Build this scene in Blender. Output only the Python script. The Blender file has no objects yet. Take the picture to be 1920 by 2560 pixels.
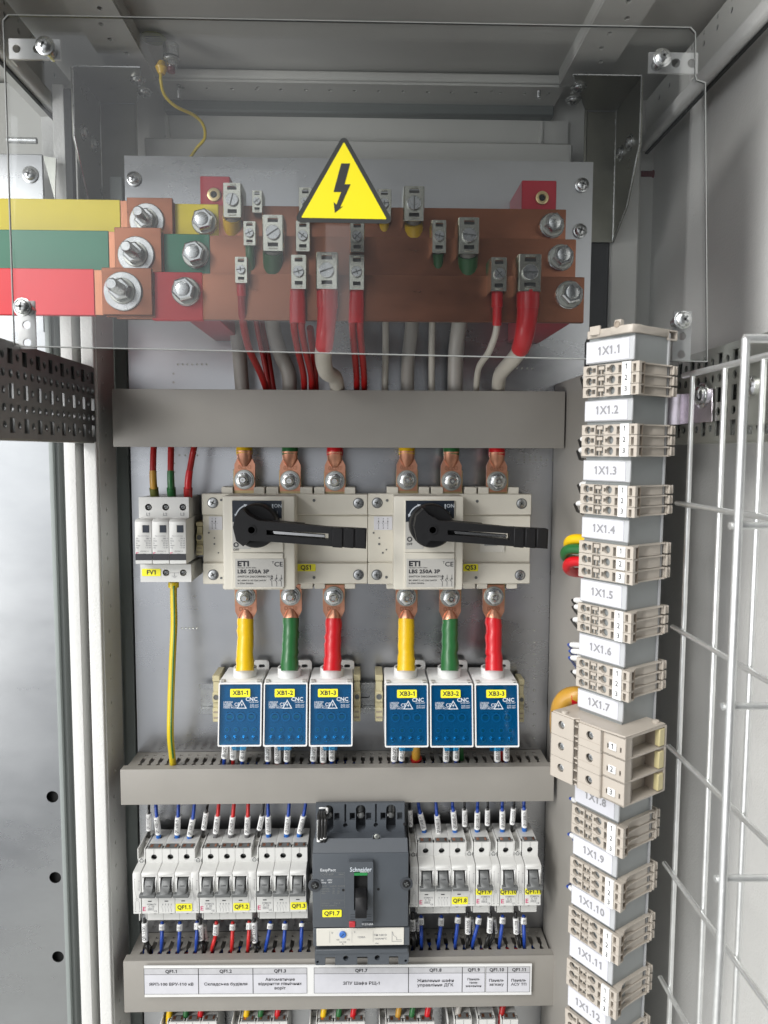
import bpy, bmesh, math, random
from mathutils import Vector, Matrix
random.seed(7)
C = bpy.context.scene
COL = C.collection
# ------------------------------------------------------------------ camera, light, exposure
F = 1850.0; YAW = math.radians(1.5); PITCH = math.radians(4.64); ROLL = math.radians(0.2)
CAM = Vector((0, 0, 1.5))
_f = Vector((math.sin(YAW)*math.cos(PITCH), math.cos(YAW)*math.cos(PITCH), -math.sin(PITCH)))
_r0 = Vector((math.cos(YAW), -math.sin(YAW), 0)); _u0 = _r0.cross(_f)
_r = _r0*math.cos(ROLL) + _u0*math.sin(ROLL); _u = _u0*math.cos(ROLL) - _r0*math.sin(ROLL)
cd = bpy.data.cameras.new('camera'); cam = bpy.data.objects.new('camera', cd); COL.objects.link(cam)
M = Matrix.Identity(4)
for i in range(3):
    M[i][0] = _r[i]; M[i][1] = _u[i]; M[i][2] = -_f[i]; M[i][3] = CAM[i]
cam.matrix_world = M
cd.sensor_fit = 'VERTICAL'; cd.sensor_height = 36; cd.sensor_width = 27; cd.lens = F/2560*36
cd.clip_start = 0.02; cd.clip_end = 60
cd.dof.use_dof = True; cd.dof.focus_distance = 0.78; cd.dof.aperture_fstop = 11
C.camera = cam
C.view_settings.view_transform = 'Standard'; C.view_settings.look = 'None'
C.view_settings.gamma = 1; C.view_settings.exposure = 0.10; C.view_settings.use_curve_mapping = False

W = bpy.data.worlds.new('World'); C.world = W; W.use_nodes = True
wt = W.node_tree; bg = wt.nodes['Background']
tcw = wt.nodes.new('ShaderNodeTexCoord'); sx = wt.nodes.new('ShaderNodeSeparateXYZ'); wt.links.new(tcw.outputs['Generated'], sx.inputs[0])
def mrange(src, a, b_, c, d):
    n = wt.nodes.new('ShaderNodeMapRange'); n.interpolation_type = 'SMOOTHSTEP'
    for i, q in enumerate((a, b_, c, d)): n.inputs[1+i].default_value = q
    wt.links.new(src, n.inputs[0]); return n.outputs[0]
up_ = mrange(sx.outputs['Z'], .05, .5, 1, .8); lr_ = mrange(sx.outputs['X'], -.34, .14, 1.35, .06)
mu = wt.nodes.new('ShaderNodeMath'); mu.operation = 'MULTIPLY'; wt.links.new(up_, mu.inputs[0]); wt.links.new(lr_, mu.inputs[1])
m3 = wt.nodes.new('ShaderNodeMath'); m3.operation = 'MULTIPLY'; wt.links.new(mu.outputs[0], m3.inputs[0]); m3.inputs[1].default_value = .90
dn_ = mrange(sx.outputs['Z'], -.42, -.05, .50, 1); m4 = wt.nodes.new('ShaderNodeMath'); m4.operation = 'MULTIPLY'; wt.links.new(m3.outputs[0], m4.inputs[0]); wt.links.new(dn_, m4.inputs[1]); m3 = m4
wt.links.new(m3.outputs[0], bg.inputs[1]); bg.inputs[0].default_value = (.90, .92, .95, 1)
def lamp(name, loc, target, sx, sy, power, col=(1, 1, 1)):
    l = bpy.data.lights.new(name, 'AREA'); l.shape = 'RECTANGLE'; l.size = sx; l.size_y = sy; l.energy = power; l.color = col
    o = bpy.data.objects.new(name, l); COL.objects.link(o); o.location = loc
    o.rotation_euler = (Vector(target)-Vector(loc)).to_track_quat('-Z', 'Y').to_euler()
    return o
lamp('ceiling_light', (-.60, -.42, 3.05), (0, .8, 1.4), 1.2, 0.6, 24, (1, .985, .96))
lamp('ceiling_light', (-2.1, -1.5, 2.9), (0, .8, 1.5), 1.0, 1.2, 66, (1, .985, .96))
lamp('unseen_light', (-1.75, -.9, 1.85), (0, .8, 1.45), 1.5, 1.5, 8, (.95, .98, 1))
lamp('unseen_light', (-2.3, -1.1, .75), (.1, .8, 1.85), 1.2, .9, 24, (1, .98, .95))  # added low fill lamp, lifts the ceiling and right wall
lamp('unseen_light', (-.10, -1.6, 2.13), (-.10, .8, 2.13), .09, .56, .14, (.95, .98, 1))  # narrow strip added so the clear cover mirrors a pale band
lamp('unseen_light', (-.42, -1.6, 2.25), (-.42, .8, 2.25), .34, .55, .22, (.95, .98, 1))  # wider strip added for another faint band mirrored in the cover

def P(u, v, Y):
    d = _r*((u-960)/F) + _u*((1280-v)/F) + _f
    return CAM + d*(Y/d.y)
def PX(u, v, X):
    d = _r*((u-960)/F) + _u*((1280-v)/F) + _f
    return CAM + d*(X/d.x)
def ZC(p): return (p-CAM).dot(_f)
def S(w, u, v, Y): return w*ZC(P(u, v, Y))/F          # photo width -> metres at that depth
def RC(u0, v0, u1, v1, Y):
    um, vm = (u0+u1)/2, (v0+v1)/2
    return P(u0, vm, Y).x, P(u1, vm, Y).x, P(um, v1, Y).z, P(um, v0, Y).z

# ------------------------------------------------------------------ materials
MAT = {}
def mat(name, col, rough=.5, metal=0, var=0, vs=40, bump=0, bs=300, stretch=None, coat=0, alpha=None, spec=.5, scratch=0, rv=0):
    m = bpy.data.materials.new(name); m.use_nodes = True; nt = m.node_tree; N = nt.nodes; L = nt.links
    b = N['Principled BSDF']
    b.inputs['Base Color'].default_value = (*col, 1); b.inputs['Roughness'].default_value = rough
    b.inputs['Metallic'].default_value = metal; b.inputs['Coat Weight'].default_value = coat
    b.inputs['Specular IOR Level'].default_value = spec
    tc = N.new('ShaderNodeTexCoord'); mp = N.new('ShaderNodeMapping'); L.new(tc.outputs['Object'], mp.inputs[0])
    if stretch: mp.inputs['Scale'].default_value = stretch
    if var or rv:
        n = N.new('ShaderNodeTexNoise'); n.inputs['Scale'].default_value = vs; n.inputs['Detail'].default_value = 7; n.inputs['Roughness'].default_value = .65
        L.new(mp.outputs[0], n.inputs['Vector'])
    if var:
        r = N.new('ShaderNodeMapRange'); r.inputs[1].default_value = .3; r.inputs[2].default_value = .7
        r.inputs[3].default_value = 1-var; r.inputs[4].default_value = 1+var*.6; L.new(n.outputs['Fac'], r.inputs[0])
        mx = N.new('ShaderNodeVectorMath'); mx.operation = 'SCALE'; mx.inputs[0].default_value = col
        L.new(r.outputs[0], mx.inputs['Scale']); L.new(mx.outputs[0], b.inputs['Base Color'])
    if rv:
        r = N.new('ShaderNodeMapRange'); r.inputs[1].default_value = .3; r.inputs[2].default_value = .7
        r.inputs[3].default_value = rough-rv; r.inputs[4].default_value = rough+rv; L.new(n.outputs['Fac'], r.inputs[0])
        L.new(r.outputs[0], b.inputs['Roughness'])
    if bump:
        n2 = N.new('ShaderNodeTexNoise'); n2.inputs['Scale'].default_value = bs; n2.inputs['Detail'].default_value = 3
        L.new(mp.outputs[0], n2.inputs['Vector'])
        bp = N.new('ShaderNodeBump'); bp.inputs['Strength'].default_value = bump; bp.inputs['Distance'].default_value = .0006
        hgt = n2.outputs['Fac']
        if scratch:
            v = N.new('ShaderNodeTexNoise'); v.inputs['Scale'].default_value = 9; v.inputs['Detail'].default_value = 10; v.inputs['Roughness'].default_value = .8
            mp2 = N.new('ShaderNodeMapping'); mp2.inputs['Scale'].default_value = (1, 1, 22); mp2.inputs['Rotation'].default_value = (0, .35, 0)
            L.new(tc.outputs['Object'], mp2.inputs[0]); L.new(mp2.outputs[0], v.inputs['Vector'])
            ad = N.new('ShaderNodeMath'); ad.operation = 'MULTIPLY_ADD'; ad.inputs[1].default_value = scratch
            L.new(v.outputs['Fac'], ad.inputs[0]); L.new(n2.outputs['Fac'], ad.inputs[2]); hgt = ad.outputs[0]
        L.new(hgt, bp.inputs['Height']); L.new(bp.outputs[0], b.inputs['Normal'])
    MAT[name] = m; return m
mat('grey_paint', (.60, .60, .57), .5, var=.05, vs=8, bump=.25, bs=900)
mat('grey_paint_rough', (.70, .70, .68), .5, var=.04, vs=8, bump=.7, bs=420)
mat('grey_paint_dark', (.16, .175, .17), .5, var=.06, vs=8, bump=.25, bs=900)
mat('grey_green', (.27, .30, .29), .5, var=.06, vs=8, bump=.25, bs=900)
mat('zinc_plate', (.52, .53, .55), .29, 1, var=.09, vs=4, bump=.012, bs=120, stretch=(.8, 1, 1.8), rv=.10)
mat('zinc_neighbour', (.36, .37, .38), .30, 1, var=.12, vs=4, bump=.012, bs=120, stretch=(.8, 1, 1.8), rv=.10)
mat('zinc_dull', (.48, .49, .45), .42, 1, var=.14, vs=14, bump=.1, bs=120, rv=.08)
mat('gusset', (.235, .235, .20), .33, .75, var=.18, vs=18, bump=.08, bs=80, rv=.07)
mat('zinc_dark', (.20, .205, .205), .45, 1, var=.12, vs=14, bump=.1, bs=120, rv=.06)
mat('zinc_rail', (.42, .43, .43), .42, 1, var=.12, vs=14, bump=.1, bs=120, rv=.06)  # left rail face, its dark reflection put into a darker zinc colour
mat('zinc', (.56, .57, .57), .27, 1, var=.08, vs=90, rv=.06)
mat('zinc_rainbow', (.70, .64, .70), .22, 1, var=.18, vs=60)
mat('chrome_wire', (.80, .81, .80), .36, .8, var=.12, vs=60, bump=.3, bs=160)
mat('steel_bright', (.66, .66, .66), .2, 1, var=.08, vs=200)
mat('clamp_zinc', (.64, .64, .56), .25, 1, var=.16, vs=70)
mat('copper_bar', (.27, .105, .057), .34, .75, var=.10, vs=26, bump=.03, bs=60, stretch=(1, 1, 2.5), rv=.09)
mat('copper_bright', (.50, .22, .13), .3, .9, var=.14, vs=60, stretch=(12, 1, 1))
mat('copper_lug', (.66, .32, .21), .34, .85, var=.16, vs=120, bump=.15, bs=300)
mat('brass', (.66, .52, .28), .35, .9, var=.15, vs=90)
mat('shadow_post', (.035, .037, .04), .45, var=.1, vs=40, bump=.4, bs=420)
mat('black', (.007, .007, .008), .5, var=.2, vs=80, bump=.08, bs=900, spec=.35)
mat('black_hole', (.006, .006, .006), .8)
mat('rubber', (.02, .022, .022), .6)
mat('ink', (.025, .025, .03), .6)
mat('ink_grey', (.25, .25, .26), .6)
mat('ink_faint', (.17, .18, .18), .6)
mat('ink_pale', (.62, .64, .66), .6)
mat('ink_pink', (.55, .06, .16), .6)
mat('white_print', (.58, .63, .68), .6)
mat('white_plastic', (.74, .74, .73), .42, var=.04, vs=30)
mat('marker_white', (.80, .80, .79), .4)
mat('paper', (.60, .60, .64), .55, var=.05, vs=60)
mat('paper_head', (.50, .50, .52), .55, var=.10, vs=90)
mat('clear_edge', (.44, .45, .46), .2, spec=.8)
mat('duct', (.285, .27, .245), .46, var=.07, vs=9, rv=.07, bump=.08, bs=700)
mat('profile_grey', (.25, .265, .265), .35, var=.05, vs=12, bump=.1, bs=300)
mat('cream', (.64, .61, .53), .42, var=.04, vs=14, bump=.06, bs=900)
mat('panel_cream', (.66, .64, .58), .4, var=.04, vs=14)
mat('plate_grey', (.48, .47, .44), .35)
mat('navy', (.012, .018, .030), .35)
mat('mcb', (.62, .62, .60), .38, var=.03, vs=14, bump=.04, bs=900)
mat('mcb_dark', (.12, .125, .125), .42, var=.05, vs=60)
mat('mccb', (.075, .085, .098), .42, var=.05, vs=20, bump=.08, bs=1200)
mat('mccb_dark', (.045, .05, .058), .42)
mat('beige', (.45, .405, .35), .45, var=.05, vs=30, bump=.05, bs=900)
mat('beige_dark', (.30, .25, .20), .5)
mat('stop_beige', (.50, .45, .28), .45, var=.05, vs=30)
mat('yellow_tab', (.55, .48, .26), .4)
mat('label_yellow', (.86, .80, .03), .4)
mat('sign_yellow', (.84, .72, .008), .35)
mat('yellow', (.74, .46, .005), .32, var=.10, vs=60, bump=.7, bs=55)
mat('tape_yellow', (.72, .58, .015), .4, var=.06, vs=20, bump=.1, bs=60)
mat('ochre', (.45, .24, .03), .35, var=.08, vs=60)
mat('green', (.018, .12, .032), .32, var=.10, vs=60, bump=.7, bs=55)
mat('tape_green', (.008, .16, .085), .4, var=.06, vs=20, bump=.1, bs=60)
mat('olive', (.10, .11, .02), .4)
mat('red', (.54, .008, .014), .3, var=.10, vs=60, bump=.7, bs=55)
mat('tape_red', (.66, .012, .022), .4, var=.06, vs=20, bump=.1, bs=60)
mat('support_red', (.40, .018, .035), .4, var=.05, vs=20)
mat('wire_red', (.33, .010, .010), .35, var=.06, vs=40)
mat('wire_red_bright', (.55, .02, .02), .35)
mat('wire_blue', (.012, .055, .33), .33)
mat('ferrule_blue', (.015, .14, .52), .4)
mat('ferrule_grey', (.16, .16, .165), .45)
mat('wire_black', (.012, .012, .012), .35)
mat('wire_beige', (.52, .49, .43), .42, var=.06, vs=30)
mat('wire_grey', (.36, .34, .31), .42, var=.06, vs=30)
mat('pe_yellow', (.62, .46, .008), .35)
mat('pe_green', (.02, .14, .02), .35)
mat('blue_knob', (.05, .16, .50), .4)
mat('red_button', (.45, .03, .04), .4)
mat('green_mark', (.02, .22, .06), .4)
mat('thread_red', (.14, .03, .035), .5)

def glassy(name, tint, f0, haze=0, hazecol=(.8, .85, .9), rough=.02):
    m = bpy.data.materials.new(name); m.use_nodes = True; nt = m.node_tree; N = nt.nodes; L = nt.links
    for n in list(N):
        if n.type != 'OUTPUT_MATERIAL': N.remove(n)
    out = [n for n in N if n.type == 'OUTPUT_MATERIAL'][0]
    t = N.new('ShaderNodeBsdfTransparent'); t.inputs[0].default_value = (*tint, 1)
    g = N.new('ShaderNodeBsdfGlossy'); g.inputs['Roughness'].default_value = rough; g.inputs[0].default_value = (1, 1, 1, 1)
    lw = N.new('ShaderNodeFresnel'); lw.inputs[0].default_value = f0
    mx = N.new('ShaderNodeMixShader'); L.new(lw.outputs[0], mx.inputs[0])
    src = t.outputs[0]
    if haze:
        d = N.new('ShaderNodeBsdfDiffuse'); d.inputs[0].default_value = (*hazecol, 1)
        m2 = N.new('ShaderNodeMixShader'); m2.inputs[0].default_value = haze
        L.new(t.outputs[0], m2.inputs[1]); L.new(d.outputs[0], m2.inputs[2]); src = m2.outputs[0]
    L.new(src, mx.inputs[1]); L.new(g.outputs[0], mx.inputs[2]); L.new(mx.outputs[0], out.inputs[0])
    MAT[name] = m
mat('acrylic_edge', (.30, .31, .30), .3)
glassy('acrylic', (.98, .985, .985), 1.45, haze=.006, rough=.015)
glassy('blue_clear', (.34, .74, .96), 1.45, haze=.10, hazecol=(.0, .26, .62), rough=.05)

# ------------------------------------------------------------------ mesh builder
_tc = {}
def _rawtext(s, bold):
    c = bpy.data.curves.new('t', 'FONT'); c.body = s; c.size = 1; c.align_x = 'LEFT'; c.align_y = 'CENTER'; c.resolution_u = 2; c.space_character = 1+bold*1.5; c.offset = bold
    o = bpy.data.objects.new('t', c); COL.objects.link(o)
    dg = bpy.context.evaluated_depsgraph_get(); me = bpy.data.meshes.new_from_object(o.evaluated_get(dg))
    r = ([(v.co.x, v.co.y) for v in me.vertices], [tuple(p.vertices) for p in me.polygons])
    bpy.data.objects.remove(o); bpy.data.meshes.remove(me); bpy.data.curves.remove(c); return r
def textgeo(s, bold=.014):
    """flat letters centred on the origin; the built-in font draws a bare bar for the figure one, so give it its flag"""
    k = (s, bold)
    if k in _tc: return _tc[k]
    g, f = _rawtext(s, bold); g = list(g); f = list(f)
    for i, ch in enumerate(s):
        if ch != '1' or not g: continue
        kk = ('#', s[:i+1], bold)
        if kk not in _tc: _tc[kk] = max(p[0] for p in _rawtext(s[:i+1], bold)[0])
        xr_ = _tc[kk]; yt = max(p[1] for p in g if xr_-.2 < p[0] < xr_+.001); w_ = .085+2*bold; xl_ = xr_-w_; n = len(g)
        g += [(xl_+.01, yt), (xl_+.01, yt-.15-bold), (xl_-.13, yt-.235-bold), (xl_-.13, yt-.135+bold)]; f.append((n, n+1, n+2, n+3))
    if g:
        m_ = (min(p[0] for p in g)+max(p[0] for p in g))/2; g = [(x-m_, y) for x, y in g]
    _tc[k] = (g, f); return _tc[k]
def fillgeo(outer, holes):
    c = bpy.data.curves.new('t', 'CURVE'); c.dimensions = '2D'; c.fill_mode = 'BOTH'
    for pl in [outer]+list(holes):
        sp = c.splines.new('POLY'); sp.points.add(len(pl)-1)
        for i, (a, b) in enumerate(pl): sp.points[i].co = (a*10, b*10, 0, 1)
        sp.use_cyclic_u = True
    o = bpy.data.objects.new('t', c); COL.objects.link(o)
    dg = bpy.context.evaluated_depsgraph_get(); me = bpy.data.meshes.new_from_object(o.evaluated_get(dg))
    r = ([(v.co.x/10, v.co.y/10) for v in me.vertices], [tuple(p.vertices) for p in me.polygons])
    bpy.data.objects.remove(o); bpy.data.meshes.remove(me); bpy.data.curves.remove(c)
    return r
def circ(cx, cy, r, n=14, ry=None, a0=0): return [(cx+r*math.cos(a0+2*math.pi*i/n), cy+(ry or r)*math.sin(a0+2*math.pi*i/n)) for i in range(n)]
def rectp(x0, y0, x1, y1): return [(x0, y0), (x1, y0), (x1, y1), (x0, y1)]
def rrect(x0, y0, x1, y1, r, n=4):
    o = []
    for cx, cy, a in ((x1-r, y0+r, -90), (x1-r, y1-r, 0), (x0+r, y1-r, 90), (x0+r, y0+r, 180)):
        for i in range(n+1):
            t = math.radians(a+90*i/n); o.append((cx+r*math.cos(t), cy+r*math.sin(t)))
    return o
ORG = {}
class MB:
    def __init__(s, T=None): s.v = []; s.f = []; s.m = []; s.mats = []; s.T = T
    def mi(s, n):
        if n not in s.mats: s.mats.append(n)
        return s.mats.index(n)
    def add(s, vs, fs, m):
        k = len(s.v); i = s.mi(m)
        for p in vs:
            p = Vector(p)
            if s.T is not None: p = s.T @ p
            s.v.append(p)
        for f in fs: s.f.append(tuple(k+j for j in f)); s.m.append(i)
    def _bev(s, vs, fs, m, r, seg=1):
        if r <= 0: s.add(vs, fs, m); return
        bm = bmesh.new(); bv = [bm.verts.new(p) for p in vs]
        for f in fs: bm.faces.new([bv[j] for j in f])
        bmesh.ops.recalc_face_normals(bm, faces=bm.faces)
        ed = [e for e in bm.edges if len(e.link_faces) == 2 and e.calc_face_angle(0) > .5]
        bmesh.ops.bevel(bm, geom=ed, offset=r, segments=seg, affect='EDGES', profile=.6, clamp_overlap=True)
        bm.verts.index_update()
        s.add([v.co.copy() for v in bm.verts], [tuple(v.index for v in f.verts) for f in bm.faces], m); bm.free()
    def box(s, x0, x1, y0, y1, z0, z1, m, r=.0004, seg=1):
        if x0 > x1: x0, x1 = x1, x0
        if y0 > y1: y0, y1 = y1, y0
        if z0 > z1: z0, z1 = z1, z0
        r = min(r, (x1-x0)*.3, (y1-y0)*.3, (z1-z0)*.3)
        vs = [(x, y, z) for x in (x0, x1) for y in (y0, y1) for z in (z0, z1)]
        fs = [(0, 1, 3, 2), (4, 6, 7, 5), (0, 4, 5, 1), (2, 3, 7, 6), (0, 2, 6, 4), (1, 5, 7, 3)]
        s._bev(vs, fs, m, r, seg)
    def pbox(s, u0, v0, u1, v1, Y, d, m, r=.0004, seg=1):
        x0, x1, z0, z1 = RC(u0, v0, u1, v1, Y); s.box(x0, x1, Y, Y+d, z0, z1, m, r, seg); return x0, x1, z0, z1
    def prism(s, poly, a0, a1, ax, m, r=0):
        n = len(poly)
        def mk(p, a): return (a, p[0], p[1]) if ax == 'x' else ((p[0], a, p[1]) if ax == 'y' else (p[0], p[1], a))
        vs = [mk(p, a0) for p in poly]+[mk(p, a1) for p in poly]
        fs = [tuple(range(n))[::-1], tuple(range(n, 2*n))]+[(i, (i+1) % n, n+(i+1) % n, n+i) for i in range(n)]
        s._bev(vs, fs, m, r)
    def hexa(s, pts, m, r=0):   # 8 points: near quad 0-3, far quad 4-7
        s._bev(pts, [(0, 1, 2, 3), (7, 6, 5, 4), (0, 4, 5, 1), (1, 5, 6, 2), (2, 6, 7, 3), (3, 7, 4, 0)], m, r)
    def lathe(s, p, ax, prof, m, n=20, cap=True):   # prof: (t along axis, radius)
        p = Vector(p); ax = Vector(ax).normalized(); q = ax.orthogonal().normalized(); w = ax.cross(q)
        vs = []; fs = []
        for t, r in prof:
            for i in range(n):
                a = 2*math.pi*(i+.5)/n; vs.append(p+ax*t+(q*math.cos(a)+w*math.sin(a))*r)
        for k in range(len(prof)-1):
            for i in range(n): j = (i+1) % n; fs.append((k*n+i, k*n+j, (k+1)*n+j, (k+1)*n+i))
        if cap: fs.append(tuple(range(n))[::-1]); fs.append(tuple(range((len(prof)-1)*n, len(prof)*n)))
        s.add(vs, fs, m)
    def cyl(s, p, ax, r, h, m, n=18, ch=None):
        ch = min(r, h)*.15 if ch is None else ch
        s.lathe(p, ax, [(0, r), (h-ch, r), (h, r-ch)] if ch else [(0, r), (h, r)], m, n)
    def tube(s, pts, r, m, n=10, cap=True):
        pts = [Vector(p) for p in pts]; k = len(pts); rs = r if isinstance(r, (list, tuple)) else [r]*k
        q = None; vs = []
        for i, p in enumerate(pts):
            t = (pts[min(i+1, k-1)]-pts[max(i-1, 0)]).normalized()
            q = t.orthogonal().normalized() if q is None else (q-t*q.dot(t)).normalized()
            w = t.cross(q)
            for j in range(n): a = 2*math.pi*j/n; vs.append(p+(q*math.cos(a)+w*math.sin(a))*rs[i])
        fs = [(i*n+j, i*n+(j+1) % n, (i+1)*n+(j+1) % n, (i+1)*n+j) for i in range(k-1) for j in range(n)]
        if cap: fs.append(tuple(range(n))[::-1]); fs.append(tuple(range((k-1)*n, k*n)))
        s.add(vs, fs, m)
    def plate(s, outer, holes, o, U, V, th, m):     # filled outline with real holes, thickness along U x V
        o = Vector(o); U = Vector(U); V = Vector(V); Nn = U.cross(V).normalized()
        g, fs = fillgeo(outer, holes); n = len(g)
        vs = [o+U*a+V*b for a, b in g]+[o+U*a+V*b+Nn*th for a, b in g]
        F2 = [f for f in fs]+[tuple(n+j for j in f)[::-1] for f in fs]; s.add(vs, F2, m)
        for pl in [outer]+list(holes):
            k = len(pl); vv = [o+U*a+V*b for a, b in pl]+[o+U*a+V*b+Nn*th for a, b in pl]
            s.add(vv, [(i, (i+1) % k, k+(i+1) % k, k+i) for i in range(k)], m)
    def text(s, t, o, size, m='ink', U=(1, 0, 0), V=(0, 0, 1), wd=1.0, align=0, bold=.014):
        g, fs = textgeo(t, bold); o = Vector(o); U = Vector(U); V = Vector(V)
        xs = [a for a, b in g] or [0]; sh = -min(xs) if align < 0 else (-max(xs) if align > 0 else 0)
        s.add([o+U*(a+sh)*size*wd+V*b*size for a, b in g], fs, m)
    def disc(s, p, r, m, n=16, ax=(0, -1, 0)):
        p = Vector(p); ax = Vector(ax).normalized(); q = ax.orthogonal().normalized(); w = ax.cross(q)
        s.add([p+(q*math.cos(2*math.pi*i/n)+w*math.sin(2*math.pi*i/n))*r for i in range(n)], [tuple(range(n))], m)
    def screw(s, p, r, ax=(0, -1, 0), m='steel_bright', h=None, rot=.5, slot=False, washer=0):
        p = Vector(p); ax = Vector(ax).normalized(); h = h or r*.6
        if washer: s.lathe(p, ax, [(0, washer), (r*.16, washer), (r*.2, washer*.95)], 'zinc', 20); p = p+ax*r*.2
        s.lathe(p, ax, [(0, r), (h*.55, r), (h*.85, r*.8), (h, r*.45)], m, 16)
        q = ax.orthogonal().normalized(); w = ax.cross(q)
        e1 = q*math.cos(rot)+w*math.sin(rot); e2 = ax.cross(e1)
        for A, B in ((e1, e2),) if slot else ((e1, e2), (e2, e1)):
            L_ = r*(.98 if slot else .58); wd = r*(.14 if slot else .15); c = p+ax*(h*1.02)
            s.add([c+A*L_+B*wd, c-A*L_+B*wd, c-A*L_-B*wd, c+A*L_-B*wd], [(0, 1, 2, 3)], 'mcb_dark')
    def hexbolt(s, p, r, ax=(0, -1, 0), h=None, washer=0, stud=0, m='zinc', hole=False):
        p = Vector(p); ax = Vector(ax).normalized(); h = h or r*.9
        if washer:
            s.lathe(p, ax, [(0, washer), (r*.18, washer), (r*.24, washer*.96)], 'zinc', 28)
            p = p+ax*r*.24
            s.lathe(p, ax, [(0, r*1.15), (r*.16, r*1.15), (r*.2, r*1.1)], 'zinc_dull', 20); p = p+ax*r*.2
        s.lathe(p, ax, [(0, r), (h*.85, r), (h, r*.85)], m, 6)
        if stud:
            pr = []
            k = 10
            for i in range(k): pr += [(h+stud*i/k, r*.55), (h+stud*(i+.5)/k, r*.47)]
            pr += [(h+stud, r*.5), (h+stud*1.06, r*.4)]
            s.lathe(p, ax, pr, 'zinc', 14)
        else:
            s.lathe(p+ax*h*.98, ax, [(0, r*.62), (h*.06, r*.6), (h*.1, r*.5)], m, 16)
            if hole: s.disc(p+ax*h*1.1, r*.28, 'zinc_dull', 6, ax)
    def build(s, name, parent=None, origin=None, smooth=38):
        if not s.v: return None
        if parent is not None: o0 = ORG[parent]
        elif origin is not None: o0 = Vector(origin)
        else:
            o0 = Vector([(min(p[i] for p in s.v)+max(p[i] for p in s.v))/2 for i in range(3)])
        me = bpy.data.meshes.new(name); me.from_pydata([tuple(p-o0) for p in s.v], [], s.f)
        for n in s.mats: me.materials.append(MAT[n])
        me.polygons.foreach_set('material_index', s.m); me.polygons.foreach_set('use_smooth', [True]*len(s.f))
        bm = bmesh.new(); bm.from_mesh(me); bmesh.ops.recalc_face_normals(bm, faces=bm.faces); bm.to_mesh(me); bm.free()
        me.set_sharp_from_angle(angle=math.radians(smooth)); me.update()
        o = bpy.data.objects.new(name, me); COL.objects.link(o)
        if parent is not None: o.parent = parent
        else: o.location = o0
        ORG[o] = o0; return o
def tag(o, label=None, cat=None, group=None, kind=None):
    if label: o['label'] = label
    if cat: o['category'] = cat
    if group: o['group'] = group
    if kind: o['kind'] = kind
    return o
def thing(name, label, cat, origin, group=None):
    o = bpy.data.objects.new(name, None); COL.objects.link(o); o.location = origin; o.empty_display_size = .02
    ORG[o] = Vector(origin); return tag(o, label, cat, group)
def smooth_path(pts, k=6):
    if len(pts) < 3: return [tuple(pts[0][j]+(pts[1][j]-pts[0][j])*i/k for j in range(3)) for i in range(k+1)]
    P_ = [pts[0]]+list(pts)+[pts[-1]]; out = []
    for i in range(1, len(P_)-2):
        a, b, c, d = P_[i-1:i+3]
        for j in range(k):
            t = j/k
            out.append(tuple(.5*((2*b[q])+(c[q]-a[q])*t+(2*a[q]-5*b[q]+4*c[q]-d[q])*t*t+(3*b[q]-a[q]-3*c[q]+d[q])*t**3) for q in range(3)))
    out.append(pts[-1]); return out
def pw(p): return P(*p)
def section(path, v0, v1):
    def at(v):
        for a, b in zip(path, path[1:]):
            if (a[1]-v)*(b[1]-v) <= 0 and a[1] != b[1]:
                t = (v-a[1])/(b[1]-a[1]); return tuple(a[q]+(b[q]-a[q])*t for q in range(3))
        return path[0] if abs(path[0][1]-v) < abs(path[-1][1]-v) else path[-1]
    lo, hi = min(v0, v1), max(v0, v1)
    mid = [p for p in path if lo < p[1] < hi]
    r = [at(v0)]+(mid if v0 < v1 and path[0][1] < path[-1][1] else mid)+[at(v1)]
    r.sort(key=lambda p: p[1]); return r
def marker(T, path, v0, v1, wpx, txt, mname='marker_white', part='marker_sleeve'):
    sc = section(path, v0, v1); a, b = pw(sc[0]), pw(sc[-1]); um, vm, Ym = sc[len(sc)//2]
    r = S(wpx, um, vm, Ym)/2; m = MB(); L_ = (b-a); t = L_.normalized()
    m.tube([a, a+L_*.5, b], r, mname, 12)
    side = t.cross(Vector((0, -1, 0))).normalized()
    if txt:
        n = len(txt); sz = min(r*1.55, L_.length/(n*.52))
        m.text(txt, (a+b)/2+Vector((0, -r-.0002, 0)), r*1.5, 'ink', U=-t, V=side if side.x < 0 else -side, wd=min(1, L_.length*.92/(n*.55*r*1.5)))
    return m.build(part, T)
def wire(name, label, cat, pts, wpx, m, group=None, secs=(), mk=None, n=10, T=None, part='conductor', k=6):
    """pts (u,v,Y); secs: (v0, v1, width px, material, part name); mk: (v0, v1, width px, text)"""
    path = smooth_path(pts, k); mid = path[len(path)//2]
    r = S(wpx, *mid)/2
    b = MB(); b.tube([pw(p) for p in path], r, m, n)
    if not secs and not mk and T is None:
        return tag(b.build(name), label, cat, group)
    own = T is None
    if own: T = thing(name, label, cat, pw(path[-1]), group)
    b.build(part, T)
    for v0, v1, w, mm, pn in secs:
        sc = section(path, v0, v1); um, vm, Ym = sc[len(sc)//2]; q = MB()
        w0, w1 = w if isinstance(w, tuple) else (w, w); kk = len(sc)-1
        q.tube([pw(p) for p in sc], [S(w0+(w1-w0)*i/kk, um, vm, Ym)/2 for i in range(kk+1)], mm, 14); q.build(pn, T)
    if mk: marker(T, path, mk[0], mk[1], mk[2], mk[3])
    return T
C.render.engine = 'CYCLES'
try:
    C.cycles.use_denoising = True; C.cycles.denoiser = 'OPENIMAGEDENOISE'; C.cycles.max_bounces = 8; C.cycles.transparent_max_bounces = 16
    C.cycles.caustics_reflective = False; C.cycles.caustics_refractive = False
except Exception: pass
YP = .83
Z0 = CAM.z
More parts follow.
